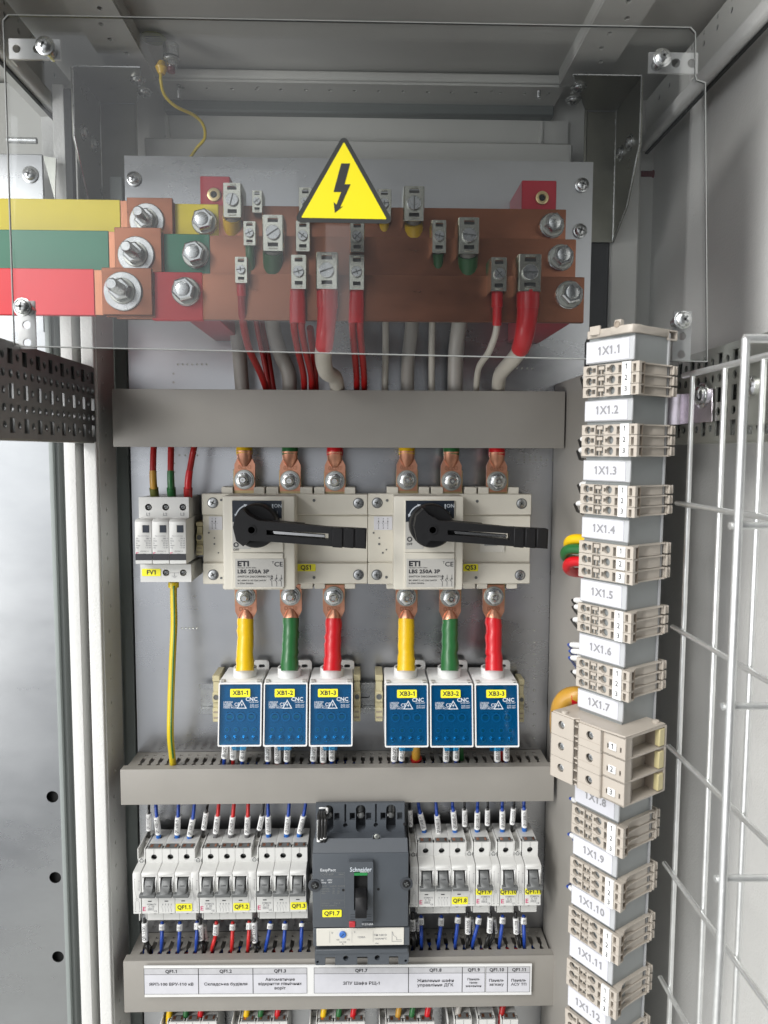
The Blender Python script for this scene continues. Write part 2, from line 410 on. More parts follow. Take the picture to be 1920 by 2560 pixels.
# ================================================================== SETTING: cabinet skin
def struct(b, name): return tag(b.build(name), kind='structure')
zc_ = P(900, 178, .86).z; BZ = P(700, 205, .86).z        # ceiling level / underside of the top beams
b = MB(); b.box(-.75, .60, .40, .98, zc_+.004, zc_+.010, 'grey_paint', 0); struct(b, 'ceiling')
b = MB(); b.box(-.75, .36, .925, .931, .55, zc_+.004, 'grey_paint', 0); struct(b, 'back_wall')
b = MB(); b.box(.352, .358, .38, .925, .55, zc_+.0, 'grey_paint_rough', 0); struct(b, 'right_wall')
b = MB(); b.box(-.75, .60, -.3, .98, .545, .55, 'grey_paint', 0); struct(b, 'floor')

# ================================================================== cabinet frame
fr = thing('cabinet_frame', 'grey painted steel cabinet frame of punched beams and posts around the mounting plate', 'cabinet frame', (0, .86, .56))
def beam_holes(b, pts, r, m='black_hole', ax=(0, 0, -1)):
    for p in pts: b.lathe(Vector(p)-Vector(ax)*.002, ax, [(0, r), (.0022, r)], m, 10)
# back beam: front face, underside with holes
b = MB(); zt = P(900, 177, .86).z; xl, xr = P(379, 200, .86).x, P(1413, 195, .86).x
b.box(xl, xr, .86, .915, BZ+.0034, zt, 'grey_paint', .003, 3)
b.box(xl+.01, xr-.01, .864, .904, BZ+.0027, BZ+.0031, 'mcb_dark', 0)  # dark backing slab, gives the punched holes their shade by colour
b.plate(rectp(0, 0, xr-xl, .045), [circ(.03+i*.0277, .016, .0022, 10) for i in range(17)]+[circ(.115, .012, .0018), circ(.38, .012, .0018)], (xl, .8615, BZ), (1, 0, 0), (0, 1, 0), .0026, 'grey_paint')
b.box(xl, xr, .906, .922, BZ-.012, BZ+.002, 'grey_paint_dark', .002)  # dark strip, the shade behind the beam put into its colour
b.build('back_beam', fr)
for u in (447, 1347): p = P(u, 222, .87); b = MB(); b.lathe(p, (0, 0, -1), [(-.01, .0025)]+[(i*.001, .0025 if i % 2 else .0021) for i in range(12)], 'zinc', 10); b.build('stud', fr)
b = MB(); zb = P(900, 388, .905).z; z2 = P(900, 359, .905).z
b.box(xl-.02, xr+.02, .895, .905, zb-.03, z2, 'grey_paint', .002); b.build('rear_rail', fr)
b = MB(); b.box(xl-.02, xr+.02, .918, .924, zb-.03, BZ-.012, 'grey_paint', 0)
b.build('rear_panel', fr)
b = MB(); b.tube([(xr-.012, .917, BZ-.014), (xr-.014, .917, BZ-.05), (xr-.012, .917, z2+.01)], [.0025, .0035, .003], 'grey_paint', 8); b.build('weld_seam', fr); b = MB()
b.tube([(xl+.001, .917, BZ-.014), (xl+.003, .917, BZ-.05), (xl+.0, .917, z2+.01)], [.0025, .0035, .003], 'grey_paint', 8); b.build('weld_seam', fr)
# depth beams overhead
for sx, (xa, xb) in (('l', (-.2765, -.230)), ('r', (.2165, .2635))):
    b = MB(); b.box(xa, xb, .40, .862, BZ+.0034, zt+.02, 'grey_paint', .003, 2)
    cx = (xa+xb)/2
    hl = [circ(.012+j*.022 if 0 else (.6+.026*j), .024+(.006 if j % 3 == 0 else -.002), .0034, 10, .0026) for j in range(8)]
    hl = [[(q-.35, w) for q, w in h] for h in hl]
    b.plate(rectp(0, 0, .46, xb-xa-.001), hl, (xa+.0005, .40, BZ), (0, 1, 0), (1, 0, 0), -.0026, 'grey_paint')
    b.box(xa+.002, xb-.002, .402, .858, BZ+.0027, BZ+.0031, 'mcb_dark', 0)  # dark backing again, hole shade put into the colour
    b.build('depth_beam', fr)
# side beams with holes in the inner face
for X, s in ((-.333, 1), (.333, -1)):
    b = MB(); zt2, zb2 = Z0+.414, Z0+.369
    b.box(X-.0 if s < 0 else X-.03, X+.03 if s < 0 else X, .40, .90, zb2+.002, zt2, 'grey_paint', .003, 2)
    b.plate(rectp(0, 0, .50, zt2-zb2-.004), [circ(.02+.0275*j, .027, .0028, 10) for j in range(17)]+[circ(.24+.0275*j, .037, .0022, 8) for j in range(6)], (X+s*.0010, .40, zb2+.003), (0, 1, 0), (0, 0, 1), s*.0012, 'grey_paint'); b.box(X+s*.0002, X+s*.0008, .41, .88, zb2+.006, zt2-.004, 'mcb_dark', 0)  # thin dark backing, shade of the side holes put into its colour
    b.box(min(X, X+s*.004)-.006, max(X, X+s*.004)+.006, .40, .90, zb2-.014, zb2+.001, 'grey_paint_rough', .004, 3)
    b.build('side_beam', fr)
    b = MB(); b.box(X-.002, X+.002, .40, .9, zb2-.0165, zb2-.0145, 'rubber', .0005); b.build('gasket', fr)
# posts on the left: strips as in a welded profile
b = MB()
def strip(b, u0, u1, v, Y, d, m, z0=.56, z1=None, r=.002):
    x0, x1 = P(u0, v, Y).x, P(u1, v, Y).x; b.box(x0, x1, Y, Y+d, z0, z1 if z1 else Z0+.25, m, r, 2)
strip(b, 158, 187, 1100, .775, .05, 'grey_paint_rough', r=.0012); b.build('post', fr)
b = MB(); strip(b, 184, 212, 1100, .81, .02, 'grey_green', r=.001); b.build('post_groove', fr)
b = MB(); xa = P(208, 1100, .775).x; xb_ = P(243, 1100, .775).x
b.box(xa, xb_-.0012, .775, .835, .56, Z0+.25, 'grey_paint_rough', .0018, 3)
hol = [circ(.017 if j % 7 else .022, .03+j*.0265, .0022, 4, .003) for j in range(42)]
b.plate(rectp(0, 0, .052, 1.185), hol, (xb_-.0011, .7795, .56), (0, 1, 0), (0, 0, 1), .0012, 'grey_paint_rough')
b.build('post', fr)
b = MB(); b.box(xb_-.0, P(330, 1100, .875).x, .872, .88, .56, Z0+.33, 'grey_green', .001)  # left rear post, its shade put into a darker grey-green paint
b.box(xb_-.004, xb_+.010, .845, .874, .56, Z0+.3, 'grey_green', .001); b.build('rear_post', fr)
b = MB(); strip(b, 128, 146, 1100, .79, .03, 'grey_paint_dark', r=.002); strip(b, 145, 160, 1100, .80, .02, 'profile_grey', r=.002); strip(b, 120, 131, 1100, .785, .012, 'grey_green', r=.001); b.build('door_seal', fr)
# right posts; shade beside the terminal column is put into the near-black colour
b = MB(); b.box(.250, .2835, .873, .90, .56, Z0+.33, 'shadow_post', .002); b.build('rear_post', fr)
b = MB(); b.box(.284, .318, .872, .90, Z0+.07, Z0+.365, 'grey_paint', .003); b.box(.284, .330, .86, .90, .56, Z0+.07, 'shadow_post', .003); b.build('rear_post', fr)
# corner gussets
def PZ(u, v, Z):
    d = _r*((u-960)/F) + _u*((1280-v)/F) + _f
    return CAM + d*((Z-CAM.z)/d.z)
def gusset(xn, xw, xi, s, su, ss):
    zt_ = Z0+.3885; b = MB(); t = .0018; yf_ = .868
    b.hexa([(xw, .79, zt_-t), (xn, .79, zt_-t), (xn, .79, zt_), (xw, .79, zt_), (xi, yf_, zt_-t), (xn, yf_, zt_-t), (xn, yf_, zt_), (xi, yf_, zt_)], 'gusset')
    b.box(xi, xn, yf_, yf_+t, Z0+.2417, zt_-t, 'gusset', 0)
    b.prism([(.79, zt_-t), (yf_, zt_-t), (yf_, Z0+.2417), (.824, Z0+.268), (.79, Z0+.320)], xn, xn+s*t, 'x', 'gusset')
    for e in ([(xn-s*.0004, .7895, Z0+.320), (xn-s*.0004, .7895, zt_-.001)], [(xw, .7895, zt_-.001), (xn, .7895, zt_-.001)], [(xn, .79, Z0+.320), (xn, .824, Z0+.268), (xn, yf_, Z0+.2417)], [(xn, yf_-.0005, Z0+.2417), (xn, yf_-.0005, zt_-.002)], [(xn, .79, zt_-.001), (xn, yf_, zt_-.001)], [(xw, .79, zt_-.001), (xi, yf_, zt_-.001)]): b.tube(e, .0009, 'zinc', 6)  # zinc tubes added as bright highlight lines along the edges
    b.tube([(xi, yf_-.0005, zt_-.002), (xn, yf_-.0005, zt_-.002)], .0008, 'zinc_dark', 6)
    b.tube([(xi, yf_-.002, Z0+.243), (xi, yf_-.002, zt_-.002)], .0016, 'gusset', 6); b.build('corner_gusset', fr)
    for u, v in su:
        b = MB(); q = PZ(u, v, zt_-t); b.screw(q, .0062, (0, 0, -1), 'zinc', washer=.0085); b.build('screw', fr)
    for u, v in ss:
        b = MB(); q = PX(u, v, xn); b.screw(q, .0062, (-s, 0, 0), 'zinc', washer=.0085); b.build('screw', fr)
gusset(.285, .214, .250, 1, ((1447, 216), (1433, 248)), ((1576, 356), (1553, 383)))
gusset(-.2962, -.228, -.256, -1, ((343, 198), (361, 228)), ((207, 331), (233, 361)))
# neighbouring bay, left
nb = thing('neighbour_plate', 'bare galvanised plate of the next bay with three round black holes, at the left edge', 'metal plate', P(60, 2500, .83))
b = MB(); x1 = P(127, 1100, .80).x; hs = []
Ux = P(127, 1100, .80).x
zt3 = Z0+.004; z0_ = .56
hs = [circ(P(131+dx, v, .80).x-(-.75), P(131, v, .80).z-z0_, .0066, 18) for dx, v in ((0, 1992), (7, 2194), (14, 2392))]
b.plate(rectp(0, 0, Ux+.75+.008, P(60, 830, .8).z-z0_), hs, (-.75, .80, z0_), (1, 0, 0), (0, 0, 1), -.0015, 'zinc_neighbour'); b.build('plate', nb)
b = MB(); p = P(138, 2194, .8); b.box(p.x-.02, p.x+.02, .806, .81, p.z-.12, p.z+.12, 'black_hole', 0)
b.build('backing', nb)
nb2 = thing('side_bracket', 'galvanised bracket plate with one cross-head screw above the coloured bars at far left', 'bracket', P(50, 500, .8))
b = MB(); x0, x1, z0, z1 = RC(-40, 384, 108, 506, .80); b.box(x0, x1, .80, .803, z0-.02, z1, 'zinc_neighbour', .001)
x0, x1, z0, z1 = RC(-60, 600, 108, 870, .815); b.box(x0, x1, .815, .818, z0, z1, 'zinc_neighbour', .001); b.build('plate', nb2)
b = MB(); b.screw(P(76, 437, .80), .0062, washer=.0085, m='zinc'); b.build('screw', nb2)
nb3 = MB(); nb3.tube([P(18, 350, .79), P(92, 352, .79)], .0032, 'zinc', 12); nb3.box(P(95, 400, .83).x, P(150, 400, .83).x, .84, .85, Z0, Z0+.36, 'grey_paint_rough', .001)
tag(nb3.build('threaded_rod'), 'short threaded steel rod sticking out at the upper left edge', 'rod')
b = MB(); b.box(P(136, 450, .80).x, P(166, 450, .80).x, .80, .804, Z0+.20, Z0+.375, 'grey_paint_rough', .0008); b.build('upper_strip', fr)
b = MB(); b.box(P(166, 450, .80).x, P(186, 450, .80).x, .798, .806, Z0+.20, Z0+.37, 'rubber', .001); b.build('upper_gasket', fr)
b = MB(); b.prism([(P(108, 390, .79).x, P(108, 390, .79).z), (P(140, 400, .79).x, P(140, 395, .79).z), (P(137, 500, .79).x, P(137, 500, .79).z)], .79, .792, 'y', 'zinc_dull', 0); b.build('brace_plate', fr)
# side walls strips behind left
b = MB(); b.box(-.75, -.335, .90, .905, .56, zc_, 'grey_paint', 0); struct(b, 'neighbour_wall')

# ================================================================== perforated side rails
def prail(X, s, y0, label):
    t = thing('perforated_rail', label, 'rail', (X, y0, Z0+.01), 'perforated depth rails'); zl, zh = Z0+.0095, Z0+.0845
    L_ = .80-.40; H = zh-zl; hs = []; p = .0125
    n = int(L_/p)-1
    for i in range(n):
        a = L_-.006-i*p
        for row, fz in enumerate((.86, .68, .5, .32, .14)):
            if row in (0, 2, 4):
                if i % 2 == 0: hs.append(rectp(a-.0042, fz*H-.0060, a+.0042, fz*H+.0060))
                else: hs.append(circ(a, fz*H, .0031, 12))
            else: hs.append(circ(a, fz*H, .0034, 12)); 
    # rows 1 and 3 at double density
    for i in range(n):
        a = L_-.012-i*p
        if a > .01:
            for fz in (.68, .32): hs.append(circ(a+.0000, fz*H, .0023, 10)) if False else None
    b = MB(); b.plate(rectp(0, 0, L_, H), [h for h in hs if h], (X, .40, zl), (0, 1, 0), (0, 0, 1), .0015*(-s), 'zinc_rail' if s < 0 else 'zinc_dull')
    xs = sorted((X-s*.0, X+s*.018))
    b.box(xs[0], xs[1], .40, .80, zh, zh+.0015, 'zinc_dull', 0); b.box(xs[0], xs[1], .40, .80, zl-.0015, zl, 'zinc_dull', 0)
    b.build('face', t)
    b = MB(); b.box(X+s*.016, X+s*.0175, .40, .80, zl, zl+.02, 'zinc', 0); b.box(X+s*.016, X+s*.0175, .40, .80, zh-.008, zh, 'zinc', 0)
    if s < 0:
        for k in range(32): b.box(X+s*.010, X+s*.0105, .402+k*.0125, .410+k*.0125, zl, zl+.05, 'profile_grey', 0)  # slats added so the lower holes read partly dark, partly bright
        b.box(X+s*.011, X+s*.0115, .40, .80, zl+.05, zh, 'zinc_dark', 0)
    if s > 0: b.box(X+s*.0176, X+s*.0185, .40, .80, zl, zh, 'zinc_dark', 0)
    for k in range(15): b.box(X+s*.014, X+s*.0158, .42+k*.025, .426+k*.025, zl+.004, zh-.004, 'zinc', 0)
    b.build('rear_web', t); return t
prail(-.279, -1, .5, 'dark perforated galvanised rail running forward on the left, level with the top duct')
prail(.286, 1, .5, 'grey perforated galvanised rail running forward on the right, behind the wire basket')
# omega clamp and screws on the right rail
t = thing('rail_clamp', 'shiny iridescent zinc strap with slotted screw on the right perforated rail', 'clamp', PX(1740, 1000, .284))
b = MB(); pA, pB = PX(1668, 985, .2655), PX(1785, 985, .2655)
y0, y1 = sorted((PX(1785, 985, .2835).y, PX(1705, 985, .2835).y)); z0, z1 = Z0+.0255, Z0+.0525
b.box(.282, .2835, y0, y1, z0, z1, 'zinc_rainbow', .0003)
b.prism([(.2835, y1), (.282, y1), (.262, y1+.012), (.240, y1+.05), (.2415, y1+.051), (.2632, y1+.0135)], z0, z1, 'z', 'zinc_rainbow'); b.build('strap', t)
b = MB(); ps = PX(1757, 988, .282); b.screw(ps, .0082, (-1, 0, 0), 'zinc', slot=True, rot=0, washer=.011); b.build('screw', t)
t = thing('rail_bracket', 'grey bracket plate with one round-head screw at the right edge of the frame', 'bracket', PX(1905, 965, .284))
b = MB(); pq = PX(1900, 965, .284); b.box(.279, .2815, pq.y-.05, pq.y+.006, Z0+.02, Z0+.082, 'zinc_dull', .002); b.build('plate', t)
b = MB(); b.screw((.279, pq.y, pq.z), .0075, (-1, 0, 0), 'steel_bright'); b.build('screw', t)

# ================================================================== mounting plate
mp_ = thing('mounting_plate', 'galvanised mounting plate behind all the switchgear', 'mounting plate', (0, .83, .57))
b = MB(); xa = P(333, 1400, YP).x; xb2 = P(1466, 700, YP).x; ztop = P(900, 397, YP).z
xlt = P(313, 500, YP).x; xrt = P(1481, 500, YP).x
zs = P(900, 830, YP).z
b.plate([(xa, .57), (xb2, .57), (xb2, zs-.01), (xrt, zs), (xrt, ztop), (xlt, ztop), (xlt, zs), (xa, zs-.02)], [], (0, YP+.0015, 0), (1, 0, 0), (0, 0, 1), .0015, 'zinc_plate')
b.build('plate', mp_)
for u, v in ((335, 447), (1455, 463), (1450, 577)):
    b = MB(); b.screw(P(u, v, YP-.001), .0062, m='zinc', washer=.0078); b.build('screw', mp_)
b = MB()
for u0, v0, n, du, dv in ((445, 911, 7, 12, 0), (1240, 921, 8, 13, 0), (434, 934, 2, 0, 22), (437, 1158, 5, 0, 22), (449, 1138, 4, 15, 0), (455, 1570, 5, 9, 0), (1335, 1575, 10, 0, 30), (1310, 1142, 4, 14, 0), (1297, 1150, 8, 14, 0)):
    for i in range(n):
        p = P(u0+du*i, v0+dv*i, YP); b.lathe(p, (0, -1, 0), [(-.001, .0011), (.0004, .0011), (.0001, .0006)], 'zinc_dull', 8)
pm = b.build('punch_mark', mp_); tag(pm, kind='stuff')

# ================================================================== cable ducts
def slotrow(x0, x1, y0, y1, p):
    hs = []; x = x0+p
    while x < x1-p*.6:
        a, c = y0-.003, y1+.001; w = .0023
        hs.append([(x-w, a), (x+w, a), (x+w, a+(c-a)*.38), (x+w*.45, a+(c-a)*.46), (x+w*.45, a+(c-a)*.52), (x+w, a+(c-a)*.6), (x+w, c), (x-w, c), (x-w, a+(c-a)*.6), (x-w*.45, a+(c-a)*.52), (x-w*.45, a+(c-a)*.46), (x-w, a+(c-a)*.38)])
        hs.append(rectp(x-.0019, y1+.0055, x+.0019, y1+.0085)); x += p
    return hs
def duct(u0, v0, u1, v1, Yf, label, slots=True):
    t = thing('cable_duct', label, 'cable duct', P((u0+u1)/2, v1, Yf), 'horizontal cable ducts'); x0, x1, z0, z1 = RC(u0, v0, u1, v1, Yf); b = MB()
    b.box(x0, x1, Yf, Yf+.0025, z0, z1, 'duct', .0012, 2)
    b.box(x0, x1, Yf+.0025, Yf+.012, z1-.0022, z1-.0004, 'duct', .0003); b.box(x0, x1, Yf+.0025, Yf+.012, z0+.0004, z0+.0022, 'duct', .0003)
    b.build('cover', t)
    b = MB(); d = YP-.0005-(Yf+.004)
    if slots:
        b.plate(rectp(0, 0, x1-x0-.006, d), slotrow(.003, x1-x0-.006, .006, d-.016, .0098), (x0+.003, Yf+.004, z1-.0045), (1, 0, 0), (0, 1, 0), .0018, 'duct')
    else: b.box(x0+.003, x1-.003, Yf+.004, Yf+.004+d, z1-.0045, z1-.0027, 'duct', 0)
    b.box(x0+.003, x1-.003, Yf+.004, Yf+.004+d, z0+.003, z0+.0045, 'duct', 0)
    b.box(x0+.003, x1-.003, YP-.002, YP-.0006, z0+.0045, z1-.0045, 'duct', 0)
    b.build('trunk', t); return x0, x1, z0, z1
D1 = duct(281, 975, 1412, 1119, .777, 'topmost horizontal grey cable duct, below the copper bars', False)
D2 = duct(301, 1920, 1385, 2008, .777, 'middle horizontal grey cable duct, below the blue distribution blocks')
D3 = duct(309, 2396, 1385, 2523, .777, 'lowest horizontal grey cable duct, carrying the printed circuit label strip')
t = thing('vertical_cable_duct', 'tall vertical grey cable duct behind the terminal column', 'cable duct', (.25, .72, .57))
b = MB(); xv = P(1404, 960, .80).x; zv = P(1404, 955, .80).z
b.box(xv, xv+.002, .705, YP-.001, .57, zv, 'duct', .0006); b.box(xv-.001, xv+.05, .70, .7045, .57, zv+.001, 'duct', .001); b.box(xv+.048, xv+.05, .705, YP-.001, .57, zv, 'duct', .0006)
b.build('trunk', t)
# wires lying inside the ducts
for (D, nm) in ((D2, 'middle'), (D3, 'lowest')):
    for i, (c, m, dz, y) in enumerate((('red', 'wire_red', .012, .800), ('blue', 'wire_blue', .014, .812), ('black', 'wire_black', .011, .790), ('bright red', 'wire_red_bright', .018, .806))):
        b = MB(); xx = [D[0]+.01+(D[1]-D[0]-.02)*k/14 for k in range(15)]
        b.tube([(x, y+.007*math.sin(k*1.7+i*2), D[3]-dz-.004*math.sin(k*2.3+i)) for k, x in enumerate(xx)], .0026, m, 8)
        tag(b.build('wire'), f'{c} wire lying inside the {nm} duct, glimpsed through its slots', 'wire', 'wires inside the ducts')
# ================================================================== busbars
YR, YG, YY = .675, .7175, .76
BT = .005
def P4(u, v, Y): return P(u, v, Y)
ROWS = [  # name, Y, v top, v bottom, u left, u right, sleeve u0,u1, bolt, right bolt, joint (u0,u1,v0,v1), stud uv, left bar u1, left v0,v1
 ('yellow', YY, 513, 609, 330, 1415, 432, 547, (512, 557), (1379, 565), (318, 432, 505, 600), (368, 550), 318, 505, 590, 'tape_yellow'),
 ('green', YG, 588, 690, 310, 1440, 404, 525, (490, 638), (1401, 645), (287, 404, 584, 680), (341, 635), 290, 585, 680, 'tape_green'),
 ('red', YR, 683, 797, 290, 1461, 380, 507, (466, 730), (1422, 738), (255, 380, 672, 787), (308, 726), 255, 675, 788, 'tape_red')]
pos = {'yellow': 'rearmost and highest', 'green': 'middle', 'red': 'frontmost and lowest'}
for nm, Y, v0, v1, u0, u1, s0, s1, bl, br, jt, st, lb, lv0, lv1, tape in ROWS:
    T = thing('busbar', f'{pos[nm]} brown copper busbar with {nm} sleeve at its left end', 'busbar', P((u0+u1)/2, v1, Y), 'stepped copper busbars')
    x0, x1, z0, z1 = RC(u0, v0, u1, v1, Y); z1 = P(900, v0+4, Y).z; z0 = P(900, v1-2, Y).z; z0 = z1-.0405
    b = MB(); b.box(x0, x1, Y, Y+BT, z0, z1, 'copper_bar', .0009, 2); b.build('bar', T)
    xs0, xs1 = P(s0, (v0+v1)/2, Y).x, P(s1, (v0+v1)/2, Y).x
    b = MB(); b.box(xs0, xs1, Y-.0007, Y+BT+.0007, z0-.0007, z1+.0007, tape, .0006); b.build('sleeve', T)
    b = MB(); p = P(bl[0], bl[1], Y-.0008); b.hexbolt(p, .0105*1.0, washer=.0125); b.build('bolt', T)
    b = MB(); p = P(br[0], br[1], Y); b.hexbolt(p, .0098, washer=.0125); b.build('bolt', T)
    # incoming sleeved bar and bolted joint
    T = thing('incoming_busbar', f'{nm} sleeved bar entering from the left, bolted to the {pos[nm]} busbar', 'busbar', P(100, lv1, Y), 'sleeved bars entering from the left')
    Yl = Y+.0
    xa_, xb_, za, zb_ = RC(jt[0], jt[2], jt[1], jt[3], Y-.006); zb_ = za+.0405
    xl0 = P(-160, 640, Y).x; xl1 = P(lb, (lv0+lv1)/2, Y).x
    cz = P(200, (lv0+lv1)/2, Y).z; hh = .0202 if nm != 'yellow' else .0185
    b = MB(); b.box(xl0, xl1+.03, Y-.001, Y-.001+.0035, cz-hh+.0006, cz+hh-.0006, 'copper_bright', .0003); b.build('bar', T)
    b = MB(); b.box(xl0, xl1-.006, Y-.0018, Y-.0018+.0052, cz-hh, cz+hh, tape, .0006); b.build('sleeve', T)
    b = MB(); b.box(xa_, xb_, Y-.0062, Y-.0019, za, zb_, 'copper_bar', .0005)
    b.box(xa_+.002, xb_+.001, Y-.0019, Y-.0003, za-.0015, zb_-.003, 'copper_bar', .0003); b.build('joint_plate', T)
    b = MB(); p = P(st[0], st[1]+3, Y-.0062); b.hexbolt(p, .0098, washer=.0168, stud=.018, h=.008, ax=(-.0, -1, .0)); b.build('stud_bolt', T)
# red stepped supports
for side, ul, ur, ub, lab in (('left', 437, 512, (500, 575), 'left'), ('right', 1266, 1352, (1305, 1392), 'right')):
    T = thing('busbar_support', f'red stepped insulating support carrying the busbars at their {lab} end', 'insulator', P((ul+ur)/2, 800, .76), 'red busbar supports')
    Yt = .765
    x0, x1, z0, z1 = RC(ub[0], 440, ub[1], 520, Yt)
    if side == 'right': x0b = P(1280, 800, .69).x; x1b = P(1458, 800, .69).x
    else: x0b, x1b = P(437, 800, .69).x, P(512, 800, .69).x
    if side == 'left': xa_, xb_ = x0, x1
    else: xa_, xb_ = x0, x1
    b = MB(); zr = P(900, 797, YR).z+.002; zt_ = P(900, 444, Yt).z
    zg, zy = P(900, 592, YG).z, P(900, 518, YY).z; zre = P(900, 687, YR).z
    b.prism([(YP-.001, zr), (YR+BT+.001, zr), (YR+BT+.001, zre), (YG+BT+.001, zre), (YG+BT+.001, zg), (YY+BT+.001, zg), (YY+BT+.001, zt_), (YP-.001, zt_)], xa_, xb_, 'x', 'support_red', .0008)
    b.build('body', T)
    u, v = (535, 487) if side == 'left' else (1355, 495)
    p = P(u, v, YY+BT); b = MB(); b.lathe(p, (0, -1, 0), [(-.001, .0065), (.0012, .0065), (.0015, .0055), (.0015, .0035), (.0002, .003)], 'brass', 20); b.disc(p+Vector((0, -.0006, 0)), .003, 'black_hole'); b.build('insert', T)

# ================================================================== box clamps on the bars
CL = [  # u0,u1,v0,v1,row Y, kind, label
 (556, 604, 457, 543, YY, 'b', 'big zinc box clamp at the left end of the highest bar, over a yellow sleeve'),
 (629, 656, 476, 531, YY, 's', 'small zinc box clamp on the highest bar, left of the warning sign'),
 (746, 781, 468, 545, YY, 'm', 'medium zinc clamp on the highest bar, half hidden by the left corner of the sign'),
 (943, 979, 472, 547, YY, 'm', 'medium zinc clamp on the highest bar, half hidden by the right corner of the sign'),
 (1009, 1062, 465, 552, YY, 'b', 'big zinc clamp over a yellow sleeve, right of the warning sign'),
 (607, 640, 553, 613, YG, 's', 'small zinc box clamp on the middle bar over a dark green sleeve'),
 (655, 709, 537, 627, YG, 'b', 'big zinc box clamp at the left of the middle bar, over a wide green sleeve'),
 (738, 776, 552, 628, YG, 'm', 'medium zinc clamp on the middle bar, under the left corner of the sign'),
 (874, 912, 553, 630, YG, 'm', 'medium zinc clamp on the middle bar, under the right half of the sign'),
 (1079, 1117, 550, 632, YG, 'm', 'medium zinc box clamp on the middle bar over a narrow green sleeve, right half'),
 (1146, 1200, 543, 634, YG, 'b', 'big zinc box clamp on the middle bar over a wide green sleeve, right half'),
 (586, 619, 642, 707, YR, 's', 'small zinc box clamp at the left of the lowest bar, over a narrow red sleeve'),
 (726, 767, 637, 722, YR, 'm', 'medium zinc box clamp on the lowest bar, just left of the big middle one'),
 (789, 845, 630, 722, YR, 'b', 'big zinc box clamp in the middle of the lowest bar'),
 (872, 912, 637, 724, YR, 'm', 'medium zinc box clamp on the lowest bar, just right of the big middle one'),
 (1226, 1269, 643, 728, YR, 'm', 'medium zinc box clamp on the lowest bar, second from the right'),
 (1296, 1355, 635, 728, YR, 'b', 'big zinc box clamp at the right end of the lowest bar')]
for i, (u0, u1, v0, v1, Y, kd, lab) in enumerate(CL):
    yf = Y-.020 if kd == 'b' else (Y-.016 if kd == 'm' else Y-.012)
    x0, x1, z0, z1 = RC(u0, v0, u1, v1, yf); w = x1-x0; h = z1-z0; cx = (x0+x1)/2; cz = (z0+z1)/2
    T = thing('busbar_clamp', lab, 'clamp', (cx, Y, z0), 'zinc box clamps on the busbars')
    b = MB(); e = .0011; sl = w*.24; sh = h*.075
    # front face: plate with two slots and rounded flanks, sides as bent sheet, top/bottom open
    b.plate(rrect(w*.06, 0, w*.94, h, w*.04), [rectp(w*.5-sl, h*.80, w*.5+sl, h*.80+sh*1.5), rectp(w*.5-sl, h*.12, w*.5+sl, h*.12+sh*1.5)], (x0, yf+.0012, z0), (1, 0, 0), (0, 0, 1), .0012, 'clamp_zinc')
    for s, xx in ((-1, x0), (1, x1)):
        b.prism([(xx, yf+.003), (xx-s*w*.035, yf+.0012), (xx-s*w*.09, yf), (xx-s*w*.09, yf+.0014), (xx-s*.0016, yf+.0035), (xx-s*.0016, Y+BT+.004), (xx, Y+BT+.004)], z0, z1, 'z', 'clamp_zinc')
    b.box(x0+.0012, x1-.0012, Y+BT+.0025, Y+BT+.004, z0, z1, 'clamp_zinc', .0002)
    b.box(x0+.002, x1-.002, yf+.006, yf+.0075, z0+h*.06, z1-h*.06, 'mcb_dark', 0)
    b.box(cx-w*.2, cx+w*.2, yf-.001, yf+.002, z0+h*.93, z0+h*.97, 'clamp_zinc', .0003); b.box(cx-w*.2, cx+w*.2, yf-.001, yf+.002, z0+h*.05, z0+h*.09, 'clamp_zinc', .0003)
    b.build('housing', T)
    b = MB(); r = w*.33; rng = random.Random(i)
    b.lathe((cx+rng.uniform(-.02, .02)*w, yf+.0002, cz), (0, -1, 0), [(0, r*1.0), (.0008, r*1.02), (.0026, r), (.0030, r*.93)], 'zinc', 22 if kd != 'b' else 26)
    a = rng.uniform(-1, 1)*.9 if i not in (0, 4) else 1.3
    if i == 4: a = 1.57
    c = Vector((cx, yf-.0030, cz)); e1 = Vector((math.cos(a), 0, math.sin(a))); e2 = Vector((-math.sin(a), 0, math.cos(a)))
    b.add([c+e1*r*.95+e2*r*.10, c-e1*r*.95+e2*r*.10, c-e1*r*.95-e2*r*.10, c+e1*r*.95-e2*r*.10], [(0, 1, 2, 3)], 'mcb_dark')
    if kd != 'b':
        c = c+Vector((0, -.0001, 0))
        b.add([c+e2*r*.5+e1*r*.09, c-e2*r*.5+e1*r*.09, c-e2*r*.5-e1*r*.09, c+e2*r*.5-e1*r*.09], [(0, 1, 2, 3)], 'mcb_dark')
    b.build('screw', T)
